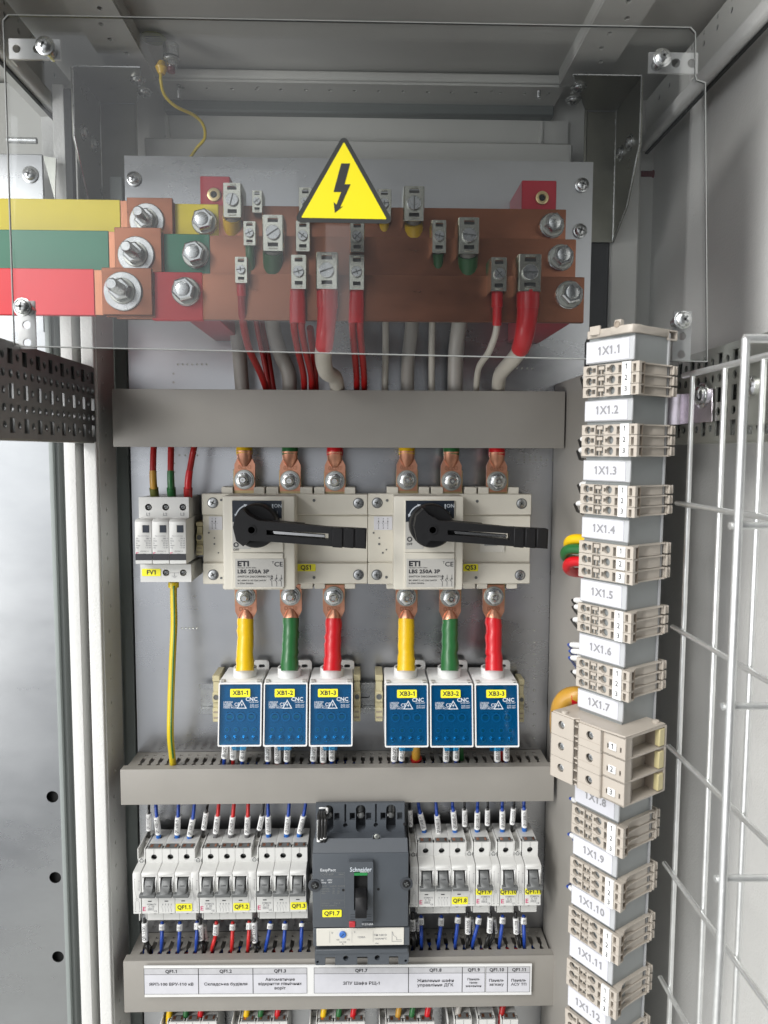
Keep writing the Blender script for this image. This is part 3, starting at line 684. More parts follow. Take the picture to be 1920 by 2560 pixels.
# ================================================================== cables from the clamps into the top duct
def yb(Y, kd=.01): return Y-kd
G = 'cables running down from the busbar clamps'
DUC = .80
YW = 'wire_beige'
wire('cable', 'thick grey cable with yellow sleeve under the leftmost big clamp', 'cable', [(580, 535, YY-.009), (582, 600, YY+.012), (586, 700, .785), (590, 800, .79), (600, 900, DUC), (607, 990, DUC)], 37, 'wire_grey', G, [(543, 600, 46, 'yellow', 'sleeve')])
wire('cable', 'thick grey cable with wide green sleeve under the left big clamp of the middle bar', 'cable', [(682, 620, YG-.010), (682, 690, YG+.012), (680, 800, .77), (700, 880, .785), (722, 935, .79), (724, 990, DUC)], 38, 'wire_grey', G, [(627, 690, 50, 'green', 'sleeve')])
wire('cable', 'thin dark green sleeved red wire under the small clamp of the middle bar', 'cable', [(624, 605, YG-.005), (626, 650, YG-.004), (632, 710, YG+.02), (640, 800, .775), (660, 900, .795), (678, 990, .80)], 15, 'wire_red', G, [(613, 690, 22, 'green', 'sleeve')])
wire('cable', 'red wire behind the others, sloping right from under the small clamps to the duct', 'cable', [(655, 700, YY+.015), (655, 800, .79), (672, 900, .80), (686, 990, .80)], 15, 'wire_red', G)
wire('cable', 'red wire with bright red sleeve from the small clamp of the lowest bar', 'cable', [(603, 700, YR-.005), (604, 745, YR-.004), (607, 800, YR+.004), (622, 870, .72), (650, 930, .768), (672, 990, .80)], 19, 'wire_red', G, [(707, 740, 23, 'red', 'sleeve'), (738, 785, 17, 'red', 'sleeve')])
for (uc, vt, yk, w, lab) in ((746, 720, YR-.008, 40, 'left'), (892, 723, YR-.008, 38, 'right')):
    T = thing('cable', f'dark red wires from one red sleeve, {lab} of the big middle clamp', 'cable', P(uc, vt, yk), G)
    dx = 22 if lab == 'left' else 8
    for k, off in enumerate((-9, 10)):
        b = MB(); pp = smooth_path([(uc+off*.9, 780, YR-.005), (uc+off-2, 820, YR), (uc+off+dx*.4, 880, .72), (uc+off+dx, 938, .768), (uc+off+dx+1, 990, .80)])
        b.tube([P(*q) for q in pp], S(18, uc, 800, YR)/2, 'wire_red'); b.build('conductor', T)
    b = MB(); h = S(w, uc, 760, YR)/2; A = P(uc-2 if lab == 'left' else uc, 724, yk); B = P(uc-2, 808, YR-.005)
    n = 6
    pts = [A+(B-A)*i/n for i in range(n+1)]
    vs = []
    for i, p in enumerate(pts):
        ww = h*(.92 if i < 2 else 1.0); dd = h*.62
        for j in range(16): a = 2*math.pi*j/16; vs.append(p+Vector((ww*abs(math.cos(a))**.6*(1 if math.cos(a) > 0 else -1), dd*math.sin(a), 0)))
    fs = [(i*16+j, i*16+(j+1) % 16, (i+1)*16+(j+1) % 16, (i+1)*16+j) for i in range(n) for j in range(16)]+[tuple(range(16)), tuple(range(n*16, n*16+16))]
    b.add(vs, fs, 'red'); b.build('sleeve', T)
    if lab == 'left':
        b = MB(); pp = smooth_path([(775, 820, .72), (785, 900, .765), (790, 990, .80)]); b.tube([P(*q) for q in pp], S(18, uc, 800, .73)/2, 'wire_red'); b.build('conductor', T)
wire('cable', 'thick light grey cable with long wide red sleeve under the big middle clamp', 'cable', [(818, 715, YR-.010), (818, 780, YR-.010), (812, 850, YR-.004), (808, 895, .70), (816, 930, .725), (838, 945, .762), (845, 990, .81)], 42, YW, G, [(728, 770, 54, 'red', 'sleeve'), (766, 866, (50, 45), 'red', 'sleeve')])
wire('cable', 'thin light grey cable behind the bars, left of the thick centre-right one', 'cable', [(961, 540, YY-.006), (960, 620, YY+.012), (964, 800, .785), (962, 990, DUC)], 17, YW, G, [(547, 592, (27, 22), 'yellow', 'sleeve')])
wire('cable', 'thick light grey cable with yellow sleeve, right of the warning sign', 'cable', [(1035, 540, YY-.008), (1033, 620, YY+.014), (1030, 800, .79), (1020, 900, .80), (1019, 990, DUC)], 35, 'wire_grey', G, [(553, 597, 48, 'yellow', 'sleeve')])
wire('cable', 'thin light grey printed cable hanging behind the middle bar, third from the right', 'cable', [(1096, 625, YG-.006), (1093, 690, YG+.012), (1081, 800, .785), (1079, 990, DUC)], 18, YW, G, [(632, 686, (28, 23), 'green', 'sleeve')])
wire('cable', 'thick grey cable with wide green sleeve, right half of the middle bar', 'cable', [(1170, 625, YG-.008), (1167, 690, YG+.012), (1150, 800, .775), (1140, 880, .79), (1137, 990, DUC)], 40, 'wire_grey', G, [(636, 692, 50, 'green', 'sleeve')])
wire('cable', 'thin light grey cable with narrow red sleeve, second from the right', 'cable', [(1243, 720, YR-.008), (1243, 780, YR-.006), (1240, 830, YR), (1222, 880, .70), (1196, 922, .755), (1190, 990, .80)], 17, YW, G, [(728, 768, 29, 'red', 'sleeve'), (764, 813, 23, 'red', 'sleeve')])
wire('cable', 'thick light grey cable with long wide red sleeve at the far right', 'cable', [(1320, 720, YR-.010), (1319, 780, YR-.010), (1308, 850, YR-.002), (1290, 890, .70), (1256, 928, .75), (1247, 952, .775), (1247, 992, .81)], 38, YW, G, [(730, 770, 57, 'red', 'sleeve'), (765, 872, (54, 46), 'red', 'sleeve')])

# ================================================================== protective earth lead at the top
T = wire('earth_wire', 'thin yellow-green earth wire hanging from a stud at the upper left beam', 'earth wire', [(404, 166, .80), (402, 200, .80), (412, 238, .81), (440, 266, .82), (485, 288, .835), (508, 312, .845), (512, 345, .855), (492, 370, .865), (472, 400, .87)], 8, 'pe_yellow', None)
T2 = thing('earth_stud', 'steel stud with nuts, red tip and round earth sticker, upper left corner', 'stud', P(427, 150, .80))
b = MB(); p = P(428, 163, .80); b.hexbolt(p+Vector((0, 0, .006)), .0065, (0, 0, -1), h=.005, washer=.0085); b.lathe(p+Vector((0, 0, .02)), (0, 0, -1), [(0, .008), (.012, .008)], 'zinc', 16); b.build('nut', T2)
b = MB(); b.lathe(p, (0, 0, -1), [(.0, .0042)]+[(.001*i, .0042 if i % 2 else .0036) for i in range(1, 8)], 'thread_red', 12); b.build('thread', T2)
b = MB(); q = P(385, 150, .80); b.lathe(q+Vector((0, 0, .0215)), (0, 0, -1), [(0, .013), (.0006, .013)], 'olive', 24)
for k in (-1, 0, 1): b.box(q.x-.008, q.x+.008, q.y+k*.004-.0004, q.y+k*.004+.0004, q.z+.0205, q.z+.0208, 'ink', 0)
b.build('sticker', T2)
b = MB(); A = P(404, 180, .80); b.tube([A+Vector((0, 0, -.002)), A+Vector((0, 0, .004)), A+Vector((.001, 0, .010))], [.0035, .0065, .004], 'yellow', 12); b.build('lug_boot', T2)
T = thing('earth_stud', 'red threaded stud with yellow earth sticker on the right cabinet wall', 'stud', PX(1620, 435, .35))
b = MB(); p = PX(1633, 436, .352); b.lathe(p, (-1, 0, 0), [(0, .005), (.001, .005), (.002, .0042)]+[(.003+.001*i, .0042 if i % 2 else .0036) for i in range(14)], 'thread_red', 12); b.build('thread', T)
b = MB(); p = PX(1624, 402, .3518); b.lathe(p, (-1, 0, 0), [(0, .014), (.0005, .014)], 'sign_yellow', 24)
for k in (-1, 0, 1): b.box(p.x-.0009, p.x-.0007, p.y+k*.004-.0005, p.y+k*.004+.0005, p.z-.008, p.z+.002, 'ink', 0)
b.build('sticker', T)

# ================================================================== acrylic cover
YA = .60
T = thing('acrylic_cover', 'large clear acrylic cover sheet screwed in front of the copper busbars', 'cover', P(880, 890, YA))
pc = lambda u, v: (P(u, v, YA).x, P(u, v, YA).z)
TL, TR, N1, N2, BR, BL = pc(6, 36), pc(1740, 68), pc(1740, 190), pc(1764, 206), pc(1769, 905), pc(34, 866)
out = [BL, BR, N2, (N1[0]+.001, N2[1]+.002), N1, (TR[0], TR[1]-.004), (TR[0]-.004, TR[1]), (TL[0]+.004, TL[1]), (TL[0], TL[1]-.004)]
b = MB()
g, fs = fillgeo(out, []); n = len(g)
b.add([(a, YA, c) for a, c in g], fs, 'acrylic'); b.add([(a, YA+.003, c) for a, c in g], fs, 'acrylic')
k = len(out); b.add([(a, YA, c) for a, c in out]+[(a, YA+.003, c) for a, c in out], [(i, (i+1) % k, k+(i+1) % k, k+i) for i in range(k)], 'acrylic_edge')
b.build('sheet', T)
cx_, cz_ = sum(a for a, c in out)/k, sum(c for a, c in out)/k
def inset(a, c, d): return (a+(d if a < cx_ else -d), c+(d if c < cz_ else -d))
b = MB(); inn = [inset(a, c, .0007) for a, c in out]
b.add([(a, YA-.0004, c) for a, c in out]+[(a, YA-.0004, c) for a, c in inn], [(i, (i+1) % k, k+(i+1) % k, k+i) for i in range(k)], 'acrylic_edge'); b.build('edge_glint', T)  # pale front rim added, the edge glint put into its colour
for i, (u, v, bx, horiz) in enumerate(((113, 115, (22, 97, 150, 148), 1), (1655, 145, (1622, 131, 1745, 183), 1), (57, 768, (44, 752, 88, 872), 0), (1707, 800, (1682, 778, 1728, 902), 0))):
    x0, x1, z0, z1 = RC(*bx, YA+.012); p = P(u, v, YA); hs = []
    if horiz:
        for fx in ((.15, .55) if i == 0 else (.55, .88)): hs.append(circ(fx*(x1-x0), .5*(z1-z0), .0032 if i == 0 else .0036))
    else:
        for fz in (.5, .13): hs.append(circ(.5*(x1-x0), fz*(z1-z0), .0034))
    b = MB(); b.plate(rectp(0, 0, x1-x0, z1-z0), hs, (x0, YA+.014, z0), (1, 0, 0), (0, 0, 1), .002, 'white_plastic')
    if i in (1,): b.box(x1-.0016, x1, YA+.013, YA+.024, z0, z1, 'white_plastic', 0)
    if i == 0: b.box(x0, x0+.0016, YA+.013, YA+.024, z0, z1, 'white_plastic', 0)
    if i == 3: b.box(x1-.0016, x1, YA+.013, YA+.03, z0, z1, 'white_plastic', 0)
    b.build('bracket', T)
    b = MB(); b.lathe(p, (0, 1, 0), [(0, .0042), (.015, .0042)], 'zinc', 12); b.screw(p, .0058, m='zinc' , washer=.0072, rot=.3+i); b.build('screw', T)
    if i in (0, 1):
        pass
# warning sign
T = thing('warning_sign', 'yellow triangular high voltage warning sticker with black lightning bolt, on the clear cover', 'warning sign', P(860, 555, YA))
def tri(cx, top, bl, brr, r, n=5):
    pts = [bl, brr, top]; o = []
    for i in range(3):
        A, B, Cc = Vector(pts[i-1]), Vector(pts[i]), Vector(pts[(i+1) % 3]); d1 = (A-B).normalized(); d2 = (Cc-B).normalized()
        h = math.acos(d1.dot(d2))/2; cen = B+(d1+d2).normalized()*(r/math.sin(h)); a0 = B+d1*(r/math.tan(h)); a1 = B+d2*(r/math.tan(h))
        t0 = math.atan2(a0.y-cen.y, a0.x-cen.x); t1 = math.atan2(a1.y-cen.y, a1.x-cen.x); dt = (t1-t0+math.pi) % (2*math.pi)-math.pi
        for j in range(n+1): t = t0+dt*j/n; o.append((cen.x+r*math.cos(t), cen.y+r*math.sin(t)))
    return o
b = MB(); to = tri(0, pc(860, 334), pc(733, 556), pc(986, 560), .0035)
b.plate(to, [], (0, YA-.0003, 0), (1, 0, 0), (0, 0, 1), .0003, 'rubber'); b.build('border', T)
b = MB(); ti = tri(0, pc(860, 356), pc(753, 545), pc(967, 549), .0006); b.plate(ti, [], (0, YA-.0007, 0), (1, 0, 0), (0, 0, 1), .0002, 'sign_yellow'); b.build('panel', T)
b = MB(); bolt = [pc(*q) for q in ((853, 410), (875, 410), (861, 462), (876, 462), (850, 519), (857, 517), (837, 533), (834, 506), (841, 513), (853, 481), (834, 481))]
b.plate(bolt, [], (0, YA-.0010, 0), (1, 0, 0), (0, 0, 1), .0002, 'rubber'); b.build('lightning_bolt', T)
# ================================================================== yellow marker label helper
def ylabel(T, u0, v0, u1, v1, Y, txt, name='marker_label', size=None, rot=0, mcol='label_yellow', off=0):
    x0, x1, z0, z1 = RC(u0, v0, u1, v1, Y); b = MB(); w = x1-x0; h = z1-z0; cx, cz = (x0+x1)/2, (z0+z1)/2
    U = Vector((math.cos(rot), 0, math.sin(rot))); V = Vector((-math.sin(rot), 0, math.cos(rot)))
    b.plate(rrect(-w/2, -h/2, w/2, h/2, h*.12), [], Vector((cx, Y-.0001, cz)), U, V, .0004, mcol)
    b.text(txt, Vector((cx, Y-.0007, cz))+U*off*w, size or h*.66, 'ink', U, V, bold=.025); return b.build(name, T)
# ================================================================== surge arrester
T = thing('surge_arrester', 'light grey three-module surge arrester marked FV1', 'surge arrester', P(415, 1455, .775))
Yt, Ym = .775, .757
b = MB(); x0, x1, z0, z1 = RC(347, 1243, 472, 1298, Yt)
holes = [circ(P(u, 1268, Yt).x-x0, P(u, 1268, Yt).z-z0, .0036, 18) for u in (371, 414, 457)]
b.plate(rectp(0, 0, x1-x0, z1-z0), holes, (x0, Yt+.002, z0), (1, 0, 0), (0, 0, 1), .002, 'mcb')
b.box(x0, x1, Yt+.006, YP-.003, z0-.001, z1-.0002, 'mcb', .0006)
b.box(x0+.0002, x1-.0002, Yt+.002, Yt+.0061, z1-.0012, z1, 'mcb', 0); b.box(x0, x0+.001, Yt+.002, Yt+.0061, z0, z1, 'mcb', 0); b.box(x1-.001, x1, Yt+.002, Yt+.0061, z0, z1, 'mcb', 0)
for i, u in enumerate((371, 414, 457)): b.text('L%d' % (i+1), P(u-1, 1286, Yt-.0003), S(11, u, 1286, Yt), 'ink_grey')
b.build('upper_housing', T); b = MB()
xb0, xb1, zb0, zb1 = RC(351, 1411, 478, 1455, Yt)
holes = [circ(P(u, 1432, Yt).x-xb0, P(u, 1432, Yt).z-zb0, .0036, 18) for u in (415, 458)]
b.plate(rectp(0, 0, xb1-xb0, zb1-zb0), holes, (xb0, Yt+.002, zb0), (1, 0, 0), (0, 0, 1), .002, 'mcb')
b.box(xb0, xb1, Yt+.006, YP-.003, zb0, zb1, 'mcb', .0006); b.box(xb0, xb1, Yt+.002, Yt+.0061, zb1-.001, zb1, 'mcb', 0)
b.box(xb0, xb0+.001, Yt+.002, Yt+.0061, zb0, zb1, 'mcb', 0); b.box(xb1-.001, xb1, Yt+.002, Yt+.0061, zb0, zb1, 'mcb', 0)
p = P(425, 1432, Yt-.0003); b.box(p.x, P(448, 1432, Yt).x, Yt-.0002, Yt, p.z-.0003, p.z+.0001, 'ink_grey', 0)
p = P(436, 1437, Yt-.0003)
for k, w in enumerate((.003, .002, .001)): b.box(p.x-w, p.x+w, Yt-.0002, Yt, p.z-.0015-k*.0009, p.z-.0012-k*.0009, 'ink_grey', 0)
b.box(p.x-.0002, p.x+.0002, Yt-.0002, Yt, p.z-.0014, p.z+.002, 'ink_grey', 0)
b.build('lower_housing', T)
for u in (371, 414, 457):
    b = MB(); b.screw(P(u, 1268, Yt+.0045), .0030, m='zinc'); b.build('terminal_screw', T)
for u in (415, 458):
    b = MB(); b.screw(P(u, 1432, Yt+.0045), .0030, m='zinc'); b.build('terminal_screw', T)
for i in range(3):
    b = MB(); ua = 337.5+i*42.8; x0, x1, z0, z1 = RC(ua, 1302, ua+42.2, 1410, Ym)
    b.prism([(Ym, z0), (Ym, z1-.001), (Ym+.004, z1+.0015), (YP-.004, z1+.0015), (YP-.004, z0)], x0, x1, 'x', 'mcb', .0005)
    b.box(x0+.0002, x1-.0002, Ym-.0004, Ym, z0+.004, z0+.0105, 'ink', 0)
    c = (x0+x1)/2; b.box(c-.0005, c+.006, Ym-.0006, Ym, z1-.0120, z1-.0045, 'navy', .0002); b.box(c-.0014, c-.0005, Ym-.0004, Ym, z1-.0120, z1-.0045, 'plate_grey', 0)
    b.text('Type 2 overvoltage', (c, Ym-.0002, z1-.0155), .0014, 'ink_grey')
    for j, (l, r) in enumerate((('Uc', '280 V'), ('Iimp', '12.5 kA'), ('In', '20 kA'), ('Imax', '50 kA'), ('Up', '1.3 kV'))):
        zz = z1-.0182-j*.00235; b.text(l, (x0+.0012, Ym-.0002, zz), .0021, 'ink_grey', align=-1); b.text(r, (x1-.001, Ym-.0002, zz), .0021, 'ink_grey', align=1)
    b.text('ETITEC V', (c+.001, Ym-.0002, z1-.0315), .0020, 'ink_grey'); b.text('T12', (c+.001, Ym-.0002, z1-.0343), .0020, 'ink_grey'); b.text('280/12.5', (c+.001, Ym-.0002, z1-.037), .0022, 'ink_grey')
    b.text('E', (x0+.0022, Ym-.0002, z1-.0347), .0058, 'ink_pink')
    b.build('module', T)
ylabel(T, 355, 1422, 402, 1440, Yt, 'FV1', size=.0066)
# arrester leads
for i, (u0, um, u1, c2, c3, nm) in enumerate(((385, 383, 388, 'ochre', 'olive', 'yellow'), (428, 427, 430, 'green', 'green', 'green'), (488, 477, 470, 'red', 'wire_red', 'red'))):
    wire('wire', f'dark red wire with {nm} sleeve dropping from the top duct into the surge arrester', 'wire', [(u0, 1105, .79), (um if i < 2 else 479, 1150, .785), (um if i < 2 else 471, 1200, .783), (u1, 1250, .79)], 15.5, 'wire_red', 'surge arrester leads', [(1177, 1224, (17, 18), c2, 'sleeve'), (1220, 1243, (22, 21), c3, 'boot')])
T = wire('earth_wire', 'thick yellow-green earth wire running straight down from the surge arrester', 'earth wire', [(434, 1450, .79), (434, 1500, .79), (435, 1560, .785), (431, 1650, .775), (427, 1760, .768), (426, 1840, .768), (431, 1895, .785), (434, 1930, .80)], 17, 'pe_yellow', None, [(1455, 1468, 26, 'pe_yellow', 'boot')])
b = MB(); pp = smooth_path([(434, 1465, .785), (436, 1560, .7785), (433, 1650, .7685), (429, 1760, .7615), (428, 1840, .7615), (433, 1895, .7785)]); b.tube([P(*q) for q in pp], S(2.4, 430, 1700, .77), 'pe_green', 6); b.build('green_stripe', T)

# ================================================================== switch disconnectors
def switch(dx, U, nm, label, extra):
    """U maps named px columns; all depths shared"""
    Yb, Yx, Yk, Yh = .790, .758, .734, .713
    T = thing('switch_disconnector', label, 'switch', P((U['l']+U['r'])/2, 1460, Yb), 'switch disconnectors')
    b = MB(); x0, x1, z0, z1 = RC(U['l'], 1234, U['r'], 1459, Yb); H = z1-z0
    b.box(x0, x1, Yb+.001, YP-.001, z0+.0012, z1-.0012, 'cream', .001)
    b.box(x0, x1, Yb-.003, Yb+.004, z0, z0+H*.235, 'cream', .0009); b.box(x0, x1, Yb-.003, Yb+.004, z1-H*.235, z1, 'cream', .0009)
    b.box(x0, x1, Yb+.0006, Yb+.004, z0+H*.24, z1-H*.24, 'cream', .0006)
    # barrier tabs above and below
    n = 6
    for s, zz in ((1, z1), (-1, z0)):
        for f0, f1 in ((.115, .185), (.31, .375), (.385, .46), (.59, .665), (.675, .74), (.86, .925)):
            b.box(x0+(x1-x0)*f0, x0+(x1-x0)*f1, Yb+.001, Yb+.026, zz-.002 if s > 0 else zz-.006, zz+.007 if s > 0 else zz+.002, 'cream', .0006)
    b.build('base', T)
    for u, v in U['scr']:
        b = MB(); p = P(u, v, Yb-.0031); b.lathe(p, (0, -1, 0), [(-.001, .0058), (.0002, .0058), (.0003, .0052)], 'mcb_dark', 20); b.screw(p+Vector((0, -.0001, 0)), .0048, m='zinc', h=.0008, rot=u % 1.3); b.build('screw', T)
    b = MB()
    for u, v, r in U['dots']:
        p = P(u, v, Yb+.0004 if 1290 < v < 1400 else Yb-.0032); b.lathe(p, (0, -1, 0), [(-.0005, r), (.0003, r)], 'mcb_dark', 12)
    pm = b.build('pin_hole', T); tag(pm, kind='stuff')
    # pole diagram sticker
    xs0, xs1, zs0, zs1 = RC(*U['stk'], Yb+.0002); b = MB(); b.box(xs0, xs1, Yb, Yb+.0008, zs0, zs1, 'paper', .0003)
    for k in range(3):
        xx = xs0+(xs1-xs0)*(.25+.25*k)
        if k == 2 and dx == 0: continue
        b.text(str(1+2*k), (xx, Yb-.0002, zs1-.0025), .0022); b.text(str(2+2*k), (xx, Yb-.0002, zs0+.002), .0022)
        b.box(xx-.00015, xx+.00015, Yb-.0002, Yb, zs0+.0035, zs0+.0065, 'ink', 0); b.box(xx-.00015, xx+.00015, Yb-.0002, Yb, zs1-.0068, zs1-.004, 'ink', 0)
        b.add([(xx, Yb-.0002, zs0+.0065), (xx-.0018, Yb-.0002, zs1-.0068), (xx-.0015, Yb-.0002, zs1-.0068), (xx+.0003, Yb-.0002, zs0+.0065)], [(0, 1, 2, 3)], 'ink')
        b.lathe((xx, Yb, zs1-.0055), (0, -1, 0), [(0, .0006), (.0002, .0006)], 'ink', 8)
    for k in range(4 if dx else 3): xx = xs0+(xs1-xs0)*(.28+.15*k); b.box(xx, xx+.001, Yb-.0002, Yb, (zs0+zs1)/2, (zs0+zs1)/2+.0003, 'ink', 0)
    b.build('diagram_sticker', T)
    # mechanism housing
    x0, x1, z0, z1 = RC(U['xl'], 1240, U['xr'], 1475, Yx)
    b = MB(); b.box(x0, x1, Yx, Yb+.002, z0, z1, 'cream', .0022, 2)
    xi0, xi1, _, _ = RC(U['pl'], 1300, U['pr'], 1400, Yx-.0015)
    b.box(xi0, xi1, Yx-.0018, Yx+.001, z0+.0015, z0+(z1-z0)*.40, 'cream', .0006)
    b.box(xi0, xi1, Yx-.0018, Yx+.001, z0+(z1-z0)*.405, z1-.0045, 'cream', .0006); b.build('housing', T)
    xi0 += .0012; xi1 -= .0012
    zt = P(U['xl'], 1251, Yx).z; zm = P(U['xl'], 1295, Yx).z; zb = P(U['xl'], 1372, Yx).z
    b = MB(); b.box(xi0, xi1, Yx-.0024, Yx-.0018, zm, zt, 'navy', 0)
    b.prism([(xi0, zm-.004), (xi0+(xi1-xi0)*.42, zm), (xi0, zm+.0001)], Yx-.0024, Yx-.0018, 'y', 'navy')
    b.prism([(xi0, zm-.0043), (xi0+(xi1-xi0)*.42, zm-.0003), (xi0+(xi1-xi0)*.37, zb), (xi0, zb)], Yx-.0022, Yx-.0018, 'y', 'plate_grey')
    yy = Yx-.0026
    b.text('ON', (xi1-.0038, yy, zt-.0055), .0052, 'white_print'); b.box(xi1-.0098, xi1-.0085, yy, yy+.0002, zt-.0105, zt-.0035, 'white_print', 0)
    b.box(xi1-.0046, xi1-.0043, yy, yy+.0002, zt-.0140, zt-.0105, 'plate_grey', 0); b.add([(xi1-.0045, yy, zt-.0180), (xi1-.0062, yy, zt-.0145), (xi1-.0058, yy, zt-.0145), (xi1-.0042, yy, zt-.0180)], [(0, 1, 2, 3)], 'plate_grey')
    # double headed arc arrow
    cx, cz = xi0+.018, zt-.019; A = [math.radians(a) for a in range(112, 168, 7)]
    b.prism([(cx+.0155*math.cos(a), cz+.0155*math.sin(a)) for a in A]+[(cx+.0143*math.cos(a), cz+.0143*math.sin(a)) for a in reversed(A)], yy, yy+.0002, 'y', 'white_print')
    for a, s in ((A[0], -1), (A[-1], 1)):
        c = Vector((cx+.0149*math.cos(a), yy, cz+.0149*math.sin(a))); t = Vector((-math.sin(a), 0, math.cos(a)))*s; nn = Vector((math.cos(a), 0, math.sin(a)))
        b.add([c+t*.0032, c+nn*.0017, c-nn*.0017], [(0, 1, 2)], 'white_print')
    p = P(U['off'][0], U['off'][1], Yx-.0025)
    b.plate(circ(0, 0, .0026, 20), [circ(0, 0, .0016, 20)], p, (1, 0, 0), (0, 0, 1), .0002, 'ink'); b.text('OFF', (p.x, p.y, p.z-.0052), .0033)
    b.build('face_plate', T)
    # rating plate
    xr0, xr1, zr0, zr1 = RC(U['rp'][0], 1397, U['rp'][1], 1468, Yx-.002); b = MB(); b.box(xr0, xr1, Yx-.0023, Yx-.0017, zr0, zr1, 'plate_grey', .0002)
    yy = Yx-.0025; L_ = xr0+.0025
    def tx(s, dz, sz, w=1, m='ink', bold=.014): b.text(s, (L_, yy, zr1-dz), sz, m, align=-1, wd=w, bold=bold)
    tx('ETI', .0052, .0074, 1.15, bold=.05); tx('Obrezija 5, SI-1411 Izlake', .0092, .0018); tx('LBS 250A 3P', .0133, .0054, 1.08, bold=.04); tx('SWITCH DISCONNECTOR', .0185, .0027, 1.12)
    tx('IEC 60947-3: AC-23A Ue415V', .0225, .0023); tx('Ie 250A 50/60Hz', .0255, .0023)
    b.text('CE', (xr1-.0055, yy, zr1-.0058), .0068, 'ink', wd=1.1); b.text('T', (xr1-.0112, yy, zr1-.0040), .0034)
    for k in range(3):
        xx = xr1-.0125+k*.0049; zz = zr0+.0045
        b.box(xx-.0002, xx+.0002, yy, yy+.0002, zz-.0035, zz+.0005, 'ink', 0); b.box(xx-.0002, xx+.0002, yy, yy+.0002, zz+.0035, zz+.0085, 'ink', 0)
        b.add([(xx+.0002, yy, zz+.0005), (xx-.0022, yy, zz+.0042), (xx-.0018, yy, zz+.0044), (xx+.0005, yy, zz+.0008)], [(0, 1, 2, 3)], 'ink')
        b.plate(circ(0, 0, .0009, 10), [circ(0, 0, .0006, 10)], (xx, yy+.0001, zz+.0045), (1, 0, 0), (0, 0, 1), .0001, 'ink')
        if k < 2: b.box(xx+.001, xx+.0019, yy, yy+.0002, zz+.0022, zz+.0025, 'ink', 0); b.box(xx+.0028, xx+.0037, yy, yy+.0002, zz+.0022, zz+.0025, 'ink', 0)
    b.build('rating_plate', T)
    # knob and handle
    kc = P(U['k'][0], U['k'][1], Yk); b = MB()
    b.lathe((kc.x, Yx-.002, kc.z), (0, -1, 0), [(0, .0222), (.008, .0220), (Yx-.002-Yk-.002, .0218), (Yx-.002-Yk, .0205)], 'black', 40)
    b.build('knob', T)
    h0, h1 = U['h']; b = MB()
    def hp(u, v, Y=Yh): q = P(u, v, Y); return (q.x, q.z)
    kx = U['hk']                                  # handle hub centre px
    pts = [hp(kx-46, 1318), hp(kx-40, 1290), hp(kx-22, 1273), hp(kx-8, 1288), hp(kx+18, 1302), hp(h1*.45+kx*.55, 1312), hp(h1-100, 1318), hp(h1-2, 1323), hp(h1-4, 1372), hp(h1-90, 1366), hp(kx+40, 1354), hp(kx-5, 1352), hp(kx-20, 1366), hp(kx-38, 1352)]
    hole = [hp(kx+38, 1325), hp(h1-98, 1334), hp(h1-98, 1349), hp(kx+38, 1337)]
    b.plate(pts, [hole], (0, Yh+.012, 0), (1, 0, 0), (0, 0, 1), .012, 'black')
    b.plate(pts[0:6]+pts[10:], [], (0, Yk+.001, 0), (1, 0, 0), (0, 0, 1), Yk-Yh-.010, 'black')
    for f in (0, 1, 2):
        a, c = h1-88+f*29, h1-88+f*29+26
        q = [hp(a, 1319+f*.8, Yh-.001), hp(c, 1320+f*.8, Yh-.001), hp(c-1, 1370+f*.8, Yh-.001), hp(a-1, 1368+f*.8, Yh-.001)]
        b.prism(q, Yh-.0015, Yh+.004, 'y', 'black', .0008)
    q = P(kx+1, 1325, Yh); b.lathe((q.x, Yh+.0002, q.z), (0, -1, 0), [(-.001, .0045), (.0012, .0045), (.0012, .0034), (.0002, .003)], 'black', 20)
    b.build('handle', T)
    b = MB(); q = [hp(kx+52, 1326, Yh+.004), hp(h1-106, 1336, Yh+.004), hp(h1-106, 1345, Yh+.004), hp(kx+56, 1336, Yh+.004)]; b.prism(q, Yh+.004, Yh+.010, 'y', 'steel_bright', .0006); b.build('handle_insert', T)
    if extra:
        x0, x1, z0, z1 = RC(1200, 1330, 1261, 1380, Yb); b = MB(); b.hexa([(x0, Yb-.001, z0), (x1, Yb-.001, z0), (x1, Yb-.001, z1), (x0, Yb-.001, z1), (x0+.004, Yb+.0012, z0+.007), (x1-.006, Yb+.0012, z0+.007), (x1-.006, Yb+.0012, z1), (x0+.004, Yb+.0012, z1)], 'panel_cream')
        a = P(1211, 1345, Yb-.0015); c = P(1243, 1364, Yb-.0015); b.box(a.x, c.x, Yb-.002, Yb, c.z, a.z, 'profile_grey', .0003); b.build('window', T)
    ylabel(T, U['lab'][0], 1410, U['lab'][1], 1428, Yb-.0031, nm, size=.0068, off=.0)
    return T
U1 = dict(l=507, r=919, xl=557, xr=737, pl=579, pr=708, rp=(588, 710), k=(638, 1316), hk=628, h=(600, 919), off=(590, 1362), lab=(740, 789), stk=(522, 1291, 556, 1325),
          scr=((532, 1257), (896, 1258), (533, 1437), (896, 1437)), dots=((522, 1332, .0010), (536, 1345, .0008), (536, 1360, .0010), (546, 1382, .0008), (785, 1251, .0016), (785, 1444, .0016), (553, 1250, .0013), (553, 1445, .0013)))
